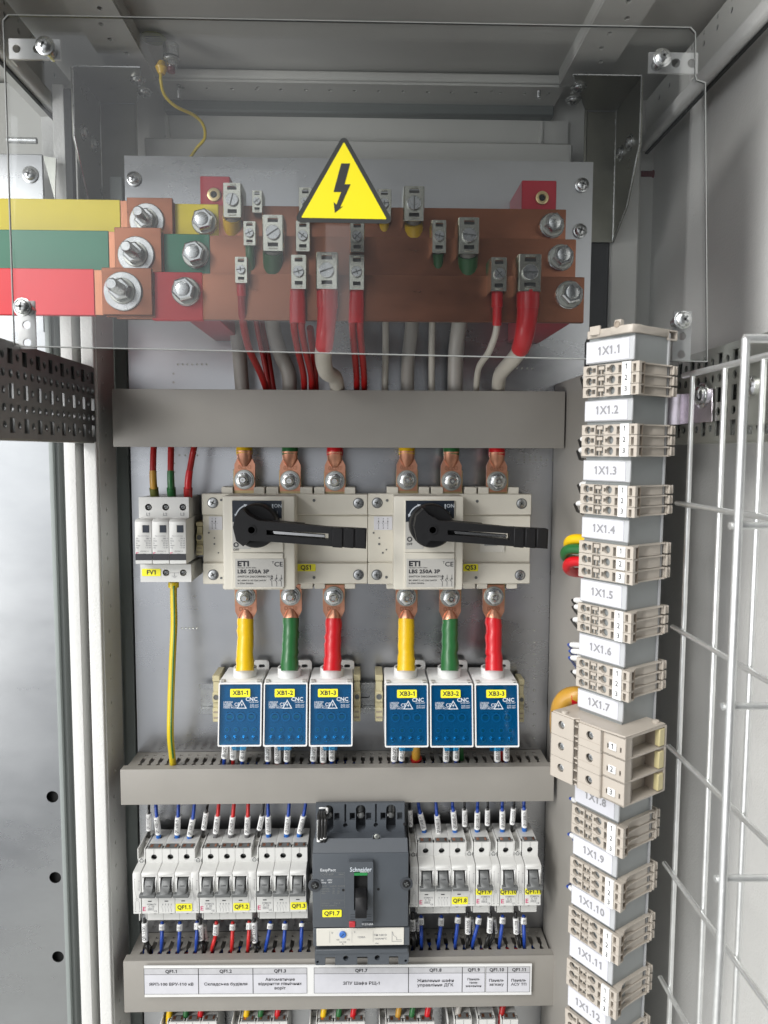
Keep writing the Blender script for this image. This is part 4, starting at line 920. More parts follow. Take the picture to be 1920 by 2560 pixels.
U3 = dict(l=920, r=1326, xl=984, xr=1158, pl=1011, pr=1137, rp=(1016, 1136), k=(1080, 1316), hk=1081, h=(1040, 1373), off=(1024, 1348), lab=(1158, 1195), stk=(935, 1291, 981, 1325),
          scr=((943, 1257), (1304, 1259), (942, 1437), (1300, 1438)), dots=((934, 1332, .0010), (948, 1345, .0008), (948, 1360, .0012), (966, 1374, .0008), (957, 1382, .0010), (1193, 1253, .0016), (1190, 1444, .0016), (968, 1251, .0015), (966, 1443, .0015)))
switch(0, U1, 'QS1', 'cream switch disconnector with black rotary handle marked QS1, left of the pair', False)
switch(1, U3, 'QS3', 'cream switch disconnector with black rotary handle marked QS3, right of the pair', True)
# end stop between arrester and switch
def endstop(u0, v0, u1, v1, Y, label):
    x0, x1, z0, z1 = RC(u0, v0, u1, v1, Y); T = thing('end_stop', label, 'end stop', ((x0+x1)/2, Y, z0), 'beige rail end stops'); b = MB(); H = z1-z0; cx = (x0+x1)/2
    b.box(x0, x1, Y, YP-.006, z0, z0+H*.30, 'stop_beige', .0006); b.box(x0, x1, Y+.003, YP-.006, z0+H*.27, z0+H*.44, 'stop_beige', .0004)
    b.box(x0, x1, Y, YP-.006, z0+H*.42, z0+H*.64, 'stop_beige', .0008); b.box(x0+.0006, x1-.0006, Y+.002, YP-.006, z0+H*.62, z1-H*.14, 'stop_beige', .0004); b.box(x0, x1, Y+.001, YP-.006, z1-H*.13, z1, 'stop_beige', .0006)
    for f in (.08, .2): b.box(x0+.001, x1-.001, Y-.0006, Y+.001, z0+H*f, z0+H*(f+.03), 'beige_dark', 0)
    b.build('body', T); b = MB(); b.lathe((cx, Y-.0003, z0+H*.54), (0, -1, 0), [(-.001, (x1-x0)*.36), (.0006, (x1-x0)*.36), (.0006, (x1-x0)*.28), (.0001, (x1-x0)*.26)], 'mcb_dark', 16); b.build('screw', T)
endstop(490, 1305, 507, 1388, .79, 'beige end stop squeezed between the surge arrester and the QS1 switch')
# ================================================================== copper lugs on the switches
def lug(u, vb, up, col, label, grp, cable_end=None):
    Y = .792; sgn = 1 if up else -1
    T = thing('feed_cable', label, 'cable', P(u, vb, Y), grp)
    vt = vb-60*sgn; ve = vb+(34 if up else -30)
    w = 51 if up else 53
    # bus tag of the switch (brass) behind, palm of the lug in front
    b = MB(); x0, x1, z0, z1 = RC(u-27, min(vb-26, vb+40*sgn), u+28, max(vb+26, vb+40*sgn), Y+.006); b.box(x0, x1, Y+.0045, Y+.0075, z0, z1, 'brass', .0004); b.build('terminal_tag', T)
    b = MB()
    def q(a, c): p = P(a, c, Y); return (p.x, p.z)
    s = sgn
    poly = [q(u-w/2, vb+27*s), q(u+w/2, vb+27*s), q(u+w/2+1, vb-38*s), q(u+w*.40, vb-52*s), q(u+w*.33, vb-56*s), q(u, vb-40*s), q(u-w*.33, vb-56*s), q(u-w*.40, vb-52*s), q(u-w/2, vb-38*s)]
    poly2 = [q(u-w/2, vb+27*s), q(u+w/2, vb+27*s), q(u+w/2+1, vb-38*s), q(u+w*.34, vb-56*s), q(u-w*.34, vb-56*s), q(u-w/2, vb-38*s)]
    b.plate(poly2, [], (0, Y+.0042, 0), (1, 0, 0), (0, 0, 1), .0034, 'copper_lug')
    A = P(u, vb-44*s, Y+.0005); B = P(u, vb-66*s, Y-.001); ax = (B-A).normalized(); L_ = (B-A).length
    r1 = S(19, u, vb, Y)
    n = 14; vs = []
    for k, (t, rr, fl) in enumerate(((-.5, .35, .25), (0, .75, .55), (.5, 1, .8), (1.3, 1.02, 1))):
        for j in range(n):
            a = 2*math.pi*j/n; c = A+(B-A)*t; vs.append(c+Vector((r1*rr*math.cos(a), r1*fl*.9*math.sin(a), 0)))
    b.add(vs, [(k*n+j, k*n+(j+1) % n, (k+1)*n+(j+1) % n, (k+1)*n+j) for k in range(3) for j in range(n)], 'copper_lug')
    p = P(u, vb-32*s, Y+.0003); b.text('DT70', p, .0060, 'copper_bright', U=(s*-1 if up else 1, 0, 0), V=(0, 0, -1 if up else 1))
    b.build('lug', T)
    b = MB(); p = P(u, vb, Y+.0008); wr = S(25, u, vb, Y); b.lathe(p, (0, -1, 0), [(0, wr), (.0014, wr), (.0018, wr*.96)], 'zinc_dull', 28); p2 = p+Vector((0, -.0018, 0))
    b.lathe(p2, (0, -1, 0), [(0, wr*.86), (.0016, wr*.84), (.0018, wr*.5)], 'zinc', 24)
    b.build('washer', T)
    b = MB(); p3 = p2+Vector((0, -.0016, 0)); b.lathe(p3, (0, -1, 0), [(0, wr*.74), (.0048, wr*.74), (.0056, wr*.62)], 'zinc', 6)
    b.lathe(p3, (0, -1, 0), [(.0056, wr*.46), (.0062, wr*.40), (.0062, wr*.36)], 'zinc_dull', 18); b.lathe(p3, (0, -1, 0), [(.005, wr*.34), (.0085, wr*.34), (.0095, wr*.26)], 'steel_bright', 14)
    b.disc(p3+Vector((0, -.0097, 0)), wr*.13, 'zinc_dull', 6); b.build('bolt', T)
    if up:
        b = MB(); rr = S(20, u, vb, Y); b.tube([P(u, vb-62, Y), P(u, vb-70, Y+.001), P(u, 1105, Y+.004)], [rr*1.0, rr*1.04, rr*.97], col, 18); b.build('sleeve', T)
    else:
        b = MB(); rng = random.Random(int(u)); pts = []; rs = []
        for k in range(15):
            t = k/14; v = vb+57+(1677-vb-57)*t; pts.append(P(u+cable_end*t+rng.uniform(-1.2, 1.2)*(0 < k < 13), v, Y+(.775-Y)*t)); rs.append(S((20.5 if k < 11 else 22)+rng.uniform(-.9, .9), u, v, .785))
        b.tube(pts, rs, col, 20); b.build('sleeve', T)
for u, v, c, n, sw in ((611, 1199, 'yellow', 'yellow', 'QS1'), (725, 1201, 'green', 'green', 'QS1'), (837, 1202, 'red', 'red', 'QS1'), (1017, 1200, 'yellow', 'yellow', 'QS3'), (1128, 1202, 'green', 'green', 'QS3'), (1242, 1203, 'red', 'red', 'QS3')):
    lug(u, v, True, c, f'{n} sleeved cable with copper lug bolted on top of the switch marked {sw}', 'feed cables above the switches')
for u, v, c, n, sw, ce, vs_ in ((614, 1491, 'yellow', 'yellow', 'QS1', -2, 0), (727, 1489, 'green', 'green', 'QS1', -3, 0), (834, 1490, 'red', 'red', 'QS1', -4, 0), (1016, 1491, 'yellow', 'yellow', 'QS3', -1, 0), (1125, 1492, 'green', 'green', 'QS3', -1, 0), (1234, 1490, 'red', 'red', 'QS3', 1, 0)):
    lug(u, v, False, c, f'{n} sleeved cable with copper lug hanging below the switch marked {sw}', 'feed cables below the switches', ce)
# ================================================================== DIN rail and distribution blocks
T = thing('mounting_rail', 'slotted galvanised mounting rail behind the blue distribution blocks', 'rail', P(900, 1790, .82))
x0, x1, z0, z1 = RC(497, 1708, 1322, 1784, .818); b = MB(); H = z1-z0
hs = [rrect(.024+k*.0313, H*.5-.003-H*.25, .036+k*.0313, H*.5+.003-H*.25, .0028) for k in range(int((x1-x0)/.0313)-1)]
b.box(x0, x1, .8185, .8195, z0, z0+.006, 'zinc', .0002); b.box(x0, x1, .8185, .8195, z1-.006, z1, 'zinc', .0002)
b.box(x0, x1, .8195, .8265, z0+.005, z0+.006, 'zinc', 0); b.box(x0, x1, .8195, .8265, z1-.006, z1-.005, 'zinc', 0)
b.plate(rectp(0, 0, x1-x0, H-.012), [[(a, q+H*.25-.006) for a, q in h] for h in hs], (x0, .8285, z0+.006), (1, 0, 0), (0, 0, 1), .001, 'zinc'); b.build('rail', T)
endstop(531, 1690, 549, 1805, .79, 'beige end stop left of the block marked XB1-1')
endstop(884, 1688, 901, 1804, .79, 'beige end stop right of the block marked XB1-3')
endstop(938, 1688, 957, 1804, .79, 'beige end stop left of the block marked XB3-1')
endstop(1297, 1700, 1311, 1806, .80, 'beige end stop in shade right of the block marked XB3-3')
def dblock(u0, u1, uc, nm, lu, seed):
    vt, vb = (1706, 1866) if seed < 3 else (1708, 1868); Yt, Yb_ = .768, .757; rng = random.Random(seed)
    T = thing('distribution_block', f'blue covered distribution block with a yellow label reading {nm}', 'distribution block', P((u0+u1)/2, vb, .79), 'blue covered distribution blocks')
    A, Bp, Cc, D = P(u0, vt, Yt), P(u1, vt, Yt), P(u1, vb, Yb_), P(u0-2, vb, Yb_)
    w = Bp.x-A.x; x0 = (A.x+D.x)/2; x1 = x0+w
    n_ = Vector((0, D.y-A.y, D.z-A.z)); H = n_.length; V = -n_.normalized()          # V points up the cover
    O = Vector((x0, D.y, D.z)); U = Vector((1, 0, 0)); N = Vector((0, V.z*-1, V.y)).normalized()  # outward
    if N.y > 0: N = -N
    def q(a, c, d=0): return O+U*(a*w)+V*(c*H)+N*d
    # housing: body shell with sloping top, mounting ear, collar
    b = MB(); zt = P(uc, 1672, .815).z
    b.prism([(D.y+.008, D.z+.001), (A.y+.008, A.z-.003), (A.y+.001, A.z-.0025), (A.y+.004, A.z+.0015), (.812, zt), (.822, zt), (.822, D.z+.008), (D.y+.022, D.z+.001)], x0, x1, 'x', 'white_plastic', .0012)
    ex = x1+.001; ez = P(uc, 1652, .815).z
    b.plate(rrect(ex-.017, zt-.012, ex, ez, .0035), [rrect(ex-.0115, ez-.0085, ex-.0045, ez-.0045, .0019)], (0, .819, 0), (1, 0, 0), (0, 0, 1), .003, 'white_plastic')
    # rim round the cover
    b.plate([(a, c) for a, c in rrect(0, 0, w, H, .0015)], [rrect(.0013, .0016, w-.0013, H-.0018, .001)], O+N*.0004-N*.002, U, V, .0032, 'white_plastic')
    for e0, e1 in ((x0, x0+.0016), (x1-.0016, x1)): b.prism([(D.y+.001, D.z+.001), (A.y+.001, A.z-.002), (A.y+.010, A.z-.002), (D.y+.010, D.z+.001)], e0, e1, 'x', 'white_plastic', 0)
    b.build('housing', T)
    b = MB(); c = P(uc, 1680, .783); r = S(29, uc, 1690, .783)
    b.lathe((c.x, .788, P(uc, 1700, .788).z), (0, 0, 1), [(0, r), (P(uc, 1667, .788).z-P(uc, 1700, .788).z, r), (P(uc, 1667, .788).z-P(uc, 1700, .788).z, r*.84), (.002, r*.84)], 'white_plastic', 32, cap=False); b.build('collar', T)
    b = MB()
    for a in (.08, .92): b.box(x0+w*a-.0022, x0+w*a+.0022, A.y-.0005, A.y+.006, A.z-.003, A.z+.002, 'plate_grey', .0003); b.box(x0+w*a-.0012, x0+w*a+.0012, A.y-.0008, A.y+.004, A.z-.002, A.z+.0008, 'ink', 0)
    b.build('latch', T)
    # inside: dark blue-grey body with wells, brass-ish bars and screws
    b = MB(); b.add([q(.03, .02, -.0045), q(.97, .02, -.0045), q(.97, .985, -.0045), q(.03, .985, -.0045)], [(0, 1, 2, 3)], 'plate_grey')
    for k in range(3): c = q(.25+.25*k, .45, -.0032); b.lathe(c, N, [(-.001, w*.105), (.0009, w*.105), (.0009, w*.072)], 'white_plastic', 18, cap=False); b.add([c+U*w*.06*i+V*.0014*j for i, j in ((-1, -1), (1, -1), (1, 1), (-1, 1))], [(0, 1, 2, 3)], 'brass'); b.add([c+N*.0001+U*w*.06*i+V*.0014*j+V*.0036 for i, j in ((-1, -1), (1, -1), (1, 1), (-1, 1))], [(0, 1, 2, 3)], 'ink')
    for k in range(4): c = q(.19+.21*k, .25, -.0032); b.lathe(c, N, [(-.001, w*.06), (.0009, w*.062), (.0009, w*.042)], 'white_plastic', 14, cap=False); b.add([c+U*w*.03*i+V*.0022*j for i, j in ((-1, -1), (1, -1), (1, 1), (-1, 1))], [(0, 1, 2, 3)], 'brass')
    b.build('inner_body', T)
    for k in range(4):
        b = MB(); b.screw(q(.19+.21*k, .115, -.0033), w*.062, N, 'steel_bright', h=.0016, rot=rng.random()*2, washer=w*.075); b.build('terminal_screw', T)
    b = MB(); b.plate([(.0014, .0017), (w-.0014, .0017), (w-.0014, H-.0019), (.0014, H-.0019)], [], O+N*.0008, U, V, -.0014, 'blue_clear')
    b.plate([(w*.34, -.004), (w*.64, -.004), (w*.68, .0022), (w*.30, .0022)], [], O-N*.0005, U, V, .0012, 'blue_clear')
    b.build('cover', T)
    b = MB(); o = .0012
    def t(s, a, c, sz, al=-1): b.text(s, q(a, c, o), sz, 'white_print', U, V, align=al)
    b.text('CNC', q(.90, .735, o), .0056, 'white_print', U, V, align=1, bold=.03)
    for k, s in enumerate(('UKK250', 'In:250A', 'Ui:690V~', '1000V AC/DC')): t(s, .12, .69-.028*k, .0027)
    t('CE', .37, .655, .0048)
    for k, s in enumerate(('1x120 mm²', '2x35 mm²', '6x16 mm²')): t(s, .93, .69-(.0 if k == 0 else .045+.03*(k-1)), .0022, 1)
    c = q(.54, .645, o); tr = [(0, .0058), (-.0054, -.0036), (.0054, -.0036)]; ti = [(0, .0040), (-.0038, -.0027), (.0038, -.0027)]
    b.plate(tr, [ti], c, U, V, .0001, 'white_print'); b.add([c+U*x_+V*y_ for x_, y_ in ((.0005, .0026), (-.0012, -.0002), (.0000, -.0002), (-.0006, -.0022), (.0012, .0006), (.0001, .0006))], [(0, 1, 2, 3, 4, 5)], 'white_print')
    b.build('print', T)
    lw, lh = .0210, .0085; la, lc = lu, .835
    b = MB(); oo = q(la, lc, .0011); b.plate(rrect(-lw/2, -lh/2, lw/2, lh/2, .001), [], oo, U, V, -.0003, 'label_yellow') ; b.plate(rrect(-lw/2, -lh/2, lw/2, lh/2, .001), [], oo+N*.0003, U, V, .0002, 'label_yellow')
    b.text(nm, oo+N*.0007, .0064, 'ink', U, V, bold=.025); b.build('marker_label', T)
    return T
dblock(547, 655, 611, 'XB1-1', .50, 0); dblock(660, 769, 722, 'XB1-2', .48, 1); dblock(774, 882, 829, 'XB1-3', .43, 2)
dblock(963, 1071, 1014, 'XB3-1', .51, 3); dblock(1076, 1183, 1124, 'XB3-2', .48, 4); dblock(1188, 1297, 1233, 'XB3-3', .49, 5)
# outgoing wires under the blocks
OW = [(562, 'blue', 1893, 'XB1-1', 'left'), (584, 'red', 1896, 'XB1-1', 'middle'), (607, 'blue', 1899, 'XB1-1', 'right'), (671, 'blue', 1900, 'XB1-2', 'left'), (695, 'red', 1905, 'XB1-2', 'middle'), (718, 'blue', 1901, 'XB1-2', 'right'),
      (784, 'blue', 1900, 'XB1-3', 'left'), (809, 'red', 1903, 'XB1-3', 'middle'), (831, 'blue', 1899, 'XB1-3', 'right'), (986, 'blue', 1901, 'XB3-1', 'left'), (1005, 'blue', 1899, 'XB3-1', 'right'), (1116, 'blue', 1901, 'XB3-2', 'left'), (1141, 'blue', 1898, 'XB3-2', 'right'),
      (1244, 'blue', 1901, 'XB3-3', 'left'), (1267, 'blue', 1899, 'XB3-3', 'right')]
for i, (u, c, ve, nm, sd) in enumerate(OW):
    dx = random.Random(i).uniform(-4, 4)
    wire('wire', f'{c} wire with white marker below block {nm}, {sd} one of them', 'wire', [(u+dx, 1850, .785), (u, 1880, .787), (u-1, ve, .79), (u-2, 1925, .80)], 9.5, 'wire_'+c, 'marked wires under the distribution blocks', mk=(1862, ve, 16, f'{nm}:{(i % 3)+6}/QF1'))
wire('cable', 'thick yellow sleeved cable end with red jacket under the block marked XB3-1', 'cable', [(1040, 1850, .79), (1040, 1890, .795), (1041, 1925, .81)], 22, 'ochre', 'thick cable ends under the blocks', [(1893, 1925, 28, 'wire_red', 'jacket')])
wire('cable', 'thick green cable end half hidden under the block marked XB3-2', 'cable', [(1150, 1850, .80), (1152, 1890, .80), (1156, 1925, .815)], 16, 'green', 'thick cable ends under the blocks')
wire('cable', 'thick red cable end half hidden under the block marked XB3-3', 'cable', [(1256, 1850, .80), (1256, 1890, .80), (1257, 1925, .815)], 16, 'wire_red_bright', 'thick cable ends under the blocks')
# ================================================================== miniature circuit breakers
# local profile: y depth (0 = nose front), z about the nose centre; real sizes
YN = .757
def fp(poly, holes): return poly, holes
def module(T, ox, oz, w, kind, rating=None, diagram=False, handle=True, aux=False, single=False):
    """one pole (17.5 mm) or auxiliary (9 mm) module of a breaker; ox left edge, oz nose centre; returns nothing"""
    o = Vector((ox, YN, oz)); Tm = Matrix.Translation(o); g = .00015; x0, x1 = g, w-g
    b = MB(Tm); m = 'mcb'
    # rear trunk and recessed clamp wells
    if not aux:
        b.prism([(.024, -.0405), (.024, .0392), (.060, .0395), (.066, .034), (.066, -.036), (.060, -.0405)], x0, x1, 'x', m, .0004)
        for zz0, zz1, hz in ((.0240, .0395, .0305), (-.0410, -.0240, -.0310)):
            b.plate(rectp(0, 0, x1-x0, zz1-zz0), [circ(w/2-g, hz-zz0, .0032, 18)], (x0, .0195, zz0), (1, 0, 0), (0, 0, 1), .0018, m)
            b.box(x0, x1, .0195, .0245, zz0 if zz0 < 0 else zz1-.0012, zz0+.0012 if zz0 < 0 else zz1, m, 0)
            b.box(x0, x0+.0008, .0195, .0245, zz0, zz1, m, 0); b.box(x1-.0008, x1, .0195, .0245, zz0, zz1, m, 0)
            b.box(x0, x1, .0235, .0245, zz0, zz1, 'mcb_dark', 0)
        b.box(w/2-.0001, w/2+.0001, .0174, .0176, .0340, .0395, 'mcb_dark', 0)
        b.box(x0+.002, x1-.002, .019, .028, .0396, .0402, 'mcb_dark', 0); b.box(x0+.0035, x0+.0065, .021, .026, .0400, .0405, 'copper_bright', 0); b.box(x1-.0050, x1-.003, .021, .026, .0400, .0405, 'copper_bright', 0)
        b.box(w/2-.0016, w/2+.0016, .040, .046, .0395, .0400, 'black_hole', 0)
    else:
        b.prism([(.050, -.0385), (.050, .038), (.062, .038), (.066, .034), (.066, -.036), (.062, -.0385)], x0, x1, 'x', m, .0003)
        b.box(x0, x0+.0012, .018, .052, -.042, .040, m, .0003); b.box(x1-.0012, x1, .018, .052, -.040, .040, m, .0003)
        b.box(x0, x1, .018, .052, .0240, .0285, m, .0003); b.box(x0, x1, .018, .052, -.0290, -.0240, m, .0003)
        b.box(x0+.0012, x1-.0012, .040, .050, .0285, .036, 'plate_grey', .0003)
        for zz in (.0263, -.0266): b.lathe((w/2, .0182, zz), (0, -1, 0), [(-.001, .0023), (.0004, .0023), (.0004, .0017), (.0000, .0015)], 'mcb_dark', 14); b.box(w/2-.0014, w/2+.0014, .0174, .0177, zz-.0002, zz+.0002, 'zinc', 0)
    # nose
    if handle:
        hw = .0048; a, c = w/2-hw-.0022, w/2+hw+.0022; zt, zb = .0185, 0.0005
        body = [(0, -.0222), (0, zb), (.0195, zb), (.0195, -.0240), (.018, -.0240)]
        b.prism(body, x0, x1, 'x', m, .0003)
        b.prism([(.0195, zt), (0, zt), (0, .0222), (.0030, .0235), (.0195, .0245)], x0, x1, 'x', m, .0003)
        for e0, e1, s in ((x0, a, -1), (c, x1, 1)): b.prism([(0, zb-.0005), (0, zt+.0005), (.0195, zt+.0005), (.0195, zb-.0005)], e0, e1, 'x', m, .0003)
        for e0, e1 in ((a, a+.0010), (c-.0010, c)): b.prism([(-.0012, zb), (-.0016, .012), (0, zt-.001), (.010, zt-.001), (.010, zb)], e0, e1, 'x', 'white_plastic', .0003)
        b.box(a, c, .010, .012, zb, zt, 'plate_grey', 0)
    else:
        b.prism([(0, -.0222), (0, .0222), (.0030, .0235), (.0195, .0245), (.0195, -.0240), (.018, -.0240)], x0, x1, 'x', m, .0003)
    y = -.0002
    if aux:
        for xx, za, zb_ in ((.0022, .0145, .0035), (.0068, .0125, .0035), (.0022, -.0095, -.0175), (.0066, -.0095, -.0175)): b.box(xx-.0001, xx+.0001, y, 0, za, zb_, 'ink_grey', 0)
        b.plate(circ(0, 0, .0013, 10), [circ(0, 0, .0011, 10)], (w/2, y, -.006), (1, 0, 0), (0, 0, 1), -.0001, 'ink_grey')
        b.add([(.0022, y, .0035), (.0036, y, -.004), (.0038, y, -.004), (.0024, y, .0035)], [(0, 1, 2, 3)], 'ink_grey'); b.add([(.0068, y, .0035), (.0054, y, .006), (.0056, y, .006), (.007, y, .0035)], [(0, 1, 2, 3)], 'ink_grey')
        b.add([(.0022, y, -.0095), (.0036, y, -.0078), (.0038, y, -.0078), (.0024, y, -.0095)], [(0, 1, 2, 3)], 'ink_grey'); b.add([(.0066, y, -.0095), (.0052, y, -.0078), (.0054, y, -.0078), (.0068, y, -.0095)], [(0, 1, 2, 3)], 'ink_grey')
        b.text('21', (.0022, y, .0163), .0016, 'ink_grey'); b.text('33', (.0068, y, .0143), .0016, 'ink_grey'); b.text('24', (.0024, y, -.0192), .0016, 'ink_grey'); b.text('12', (.0068, y, -.0192), .0016, 'ink_grey')
    else:
        b.box(w/2-.0022, w/2+.0016, y, 0, -.0088, -.0078, 'ink', 0)
        if rating:
            b.text('E', (.0026, y, -.0170), .0066, 'ink_pink', wd=1.1); b.text('ETIMAT6', (w/2+.0018, y, -.0118), .0024, 'ink_grey'); b.text(rating, (w/2+.0012, y, -.0143), .0032, 'ink_grey')
            b.text('6000 3', (w/2+.0006, y, -.0172), .0018, 'ink_grey'); b.plate(rectp(-.003, -.0012, .003, .0012), [rectp(-.0028, -.001, .0028, .001)], (w/2+.0006, y, -.0172), (1, 0, 0), (0, 0, 1), -.0001, 'ink_grey')
            b.text('CE', (w-.0033, y, -.0195), .0026, 'ink_grey')
        if diagram:
            for k in range(4):
                xx = .0045+k*.0030; b.box(xx-.0001, xx+.0001, y, 0, -.0205, -.0175, 'ink_grey', 0); b.add([(xx, y, -.0175), (xx-.0014, y, -.0138), (xx-.0012, y, -.0138), (xx+.0002, y, -.0175)], [(0, 1, 2, 3)], 'ink_grey')
                b.box(xx-.0001, xx+.0001, y, 0, -.0135, -.0112, 'ink_grey', 0); b.box(xx-.0004, xx+.0004, y, 0, -.0122, -.0114, 'ink_grey', 0)
    nm = b.build('auxiliary_contact' if aux else 'pole', T)
    if handle:
        h = MB(Tm); hw = .0046
        h.prism([(-.0015, .0152), (-.0045, .0090), (-.0105, .0056), (-.0105, .0018), (-.0065, .0012), (-.0040, .0034), (.006, .0022), (.006, .0170)], w/2-hw, w/2+hw, 'x', 'mcb_dark', .0005)
        h.box(.0004, w-.0004, -.0108, -.0052, .0014, .0054, 'mcb_dark', .0006)
        h.text('I-ON', (w/2, -.0042, .0108), .0022, 'ink'); h.build('toggle', nm)
    if not aux:
        for hz in (.0305, -.0310):
            s = MB(Tm); s.lathe((w/2, .0228, hz), (0, -1, 0), [(0, .0029), (.0010, .0029), (.0013, .0024)], 'zinc_dark' if hz > 0 else 'zinc_dull', 14); s.box(w/2-.0022, w/2+.0022, .0213, .0216, hz-.0003, hz+.0003, 'mcb_dark', 0); s.build('terminal_screw', nm)
def breaker(u0, v0, v1, poles, nm, rating, label, aux=True, labpos=None, x_aux=None, pole_u=None, yoff=0):
    """u0 left px of nose at YN; v0,v1 nose top and bottom px"""
    pz = (P(u0, v0, YN).z+P(u0, v1, YN).z)/2; px = P(u0, (v0+v1)/2, YN).x
    T = thing('circuit_breaker', label, 'circuit breaker', (px, YN, pz-.041), 'modular circuit breakers'); x = px
    if aux: module(T, x, pz, .0088, 'a', aux=True, handle=False); x += .0092
    for k in range(poles):
        module(T, x, pz, .0176, 'p', rating=rating if k == 0 else None, diagram=(k == 1)); x += .0176
    if labpos:
        dx, dz, lw, lh, sz, clip = labpos; b = MB(); cx = x+dx; cz = pz+dz
        b.plate(rrect(-lw/2, -lh/2, lw/2, lh/2, .0009), [], (cx, YN-.0001, cz), (1, 0, 0), (0, 0, 1), .0004, 'label_yellow'); b.text(nm, (cx, YN-.0007, cz), sz, 'ink', wd=clip, bold=.025); b.build('marker_label', T)
    return T, px, pz
L3 = (-.0083, -.0153, .0172, .0082, .0062, .92); L1 = (-.0088, -.0062, .0172, .0066, .0062, .92)
breaker(332, 2186, 2284, 3, 'QF1.1', 'C 10', 'three-pole grey circuit breaker marked QF1.1, leftmost in the row', labpos=L3)
breaker(476.5, 2184, 2283, 3, 'QF1.2', 'C 25', 'three-pole grey circuit breaker marked QF1.2, second from the left', labpos=L3)
breaker(620, 2182, 2281, 3, 'QF1.3', 'C 16', 'three-pole grey circuit breaker marked QF1.3, left of the dark one', labpos=L3)
breaker(1025, 2170, 2267, 3, 'QF1.8', 'C 16', 'three-pole grey circuit breaker marked QF1.8, right of the dark one', labpos=L3)
breaker(1168, 2168, 2264, 1, 'QF1.9', 'C 6', 'single-pole grey circuit breaker marked QF1.9', labpos=L1)
breaker(1229.5, 2168, 2264, 1, 'QF1.10', 'C 6', 'single-pole grey circuit breaker marked QF1.10', labpos=L1)
breaker(1291, 2167, 2263, 1, 'QF1.11', 'C 10', 'single-pole grey circuit breaker marked QF1.11, rightmost in the row', labpos=L1)
# rail segments behind
b = MB(); a, c = P(334, 2228, .822), P(1345, 2215, .822)
b.hexa([(a.x, .823, a.z-.0175), (c.x, .823, c.z-.0175), (c.x, .823, c.z+.0175), (a.x, .823, a.z+.0175), (a.x, .8245, a.z-.0175), (c.x, .8245, c.z-.0175), (c.x, .8245, c.z+.0175), (a.x, .8245, a.z+.0175)], 'zinc')
tag(b.build('mounting_rail'), 'galvanised mounting rail behind the grey circuit breakers, seen in the gaps', 'rail')

# ================================================================== moulded case breaker
YM = .742
T = thing('moulded_case_breaker', 'large dark grey moulded case circuit breaker marked QF1.7 in the middle of the row', 'circuit breaker', P(902, 2400, .78))
x0, x1, z0, z1 = RC(781, 2133, 1021, 2318, YM); zt = D2[2]-.0010; zu = P(900, 2098, .760).z; zlow = P(900, 2402, .762).z
b = MB(); b.box(x0, x1, YM, .80, z0, z1, 'mccb', .0012, 2)
b.box(x0+.0015, x1-.002, YM+.012, .80, z1-.004, zu+.002, 'mccb', .0012)
b.prism([(YM+.0125, z1-.002), (YM+.0008, z1-.0002), (YM+.0125, z1+.010)], x0+.0005, x1-.0005, 'x', 'mccb', .0004)
# upper terminal deck with three wire wells and two slots
w = x1-x0; dk = [rrect(w*f-.0058, .004, w*f+.0058, zt-zu+.02, .0055) for f in (.155, .50, .825)]+[circ(w*.335, .010, .0026)+[], circ(w*.663, .010, .0026)]
b.plate(rectp(.002, -.004, w-.003, zt-zu+.004), [rrect(w*f-.0052, .002, w*f+.0052, zt-zu+.002, .0050) for f in (.155, .50, .825)]+[circ(w*f, .010, .0026) for f in (.335, .663)]+[rectp(w*f-.0010, .0125, w*f+.0010, zt-zu+.003) for f in (.335, .663)]+[rectp(w*f-.0028, .016, w*f+.0028, .024) for f in (.245, .41, .585, .74, .92)], (x0, .7745, zu), (1, 0, 0), (0, 0, 1), .004, 'mccb')
b.box(x0+.002, x1-.003, .786, .81, zu-.002, zt, 'mccb_dark', .0005)
b.box(x0+.0015, x1-.002, .7738, .80, z1-.004, zu+.001, 'mccb', .0008)
b.build('case', T)
for f in (.155, .50, .825):
    b = MB(); c = (x0+w*f, .7675, zu+.010); b.lathe((x0+w*f, .782, zu+.0155), (0, -.8, .6), [(-.004, .0040), (.004, .0040), (.0045, .0032)], 'zinc_dark', 14); b.lathe((x0+w*f, .784, zu+.019), (0, 0, 1), [(0, .0046), (zt-zu-.021, .0046)], 'zinc_dark', 14); b.build('terminal_screw', T)
for (u, v) in ((941, 2094), ):
    b = MB(); p = P(u, v, YM+.0122); b.plate(rrect(-.0045, -.007, .0045, .0055, .0044), [rrect(-.0036, -.0062, .0036, .0047, .0035)], p, (1, 0, 0), (0, 0, 1), .001, 'mccb'); b.box(p.x-.0036, p.x+.0036, p.y-.0008, p.y-.0002, p.z-.0062, p.z+.0047, 'black_hole', 0); b.screw((p.x+.0004, p.y-.0008, p.z+.0018), .0028, m='zinc_dull', h=.001); b.build('cover_screw', T)
for u, v in ((787, 2213), (1016, 2209)):
    b = MB(); b.lathe(P(u, v, YM), (0, -1, 0), [(-.001, .0068), (.0009, .0068), (.001, .006)], 'mccb_dark', 20); b.screw(P(u, v, YM-.001), .0042, m='black', h=.0012); b.build('cover_screw', T)
b = MB()
for u, v in ((858, 2225), (946, 2223), (1011, 2061)): b.lathe(P(u, v, YM if v > 2100 else .7625), (0, -1, 0), [(-.001, .0014), (.0003, .0014)], 'black_hole', 10)
p_ = b.build('pin_hole', T); tag(p_, kind='stuff')
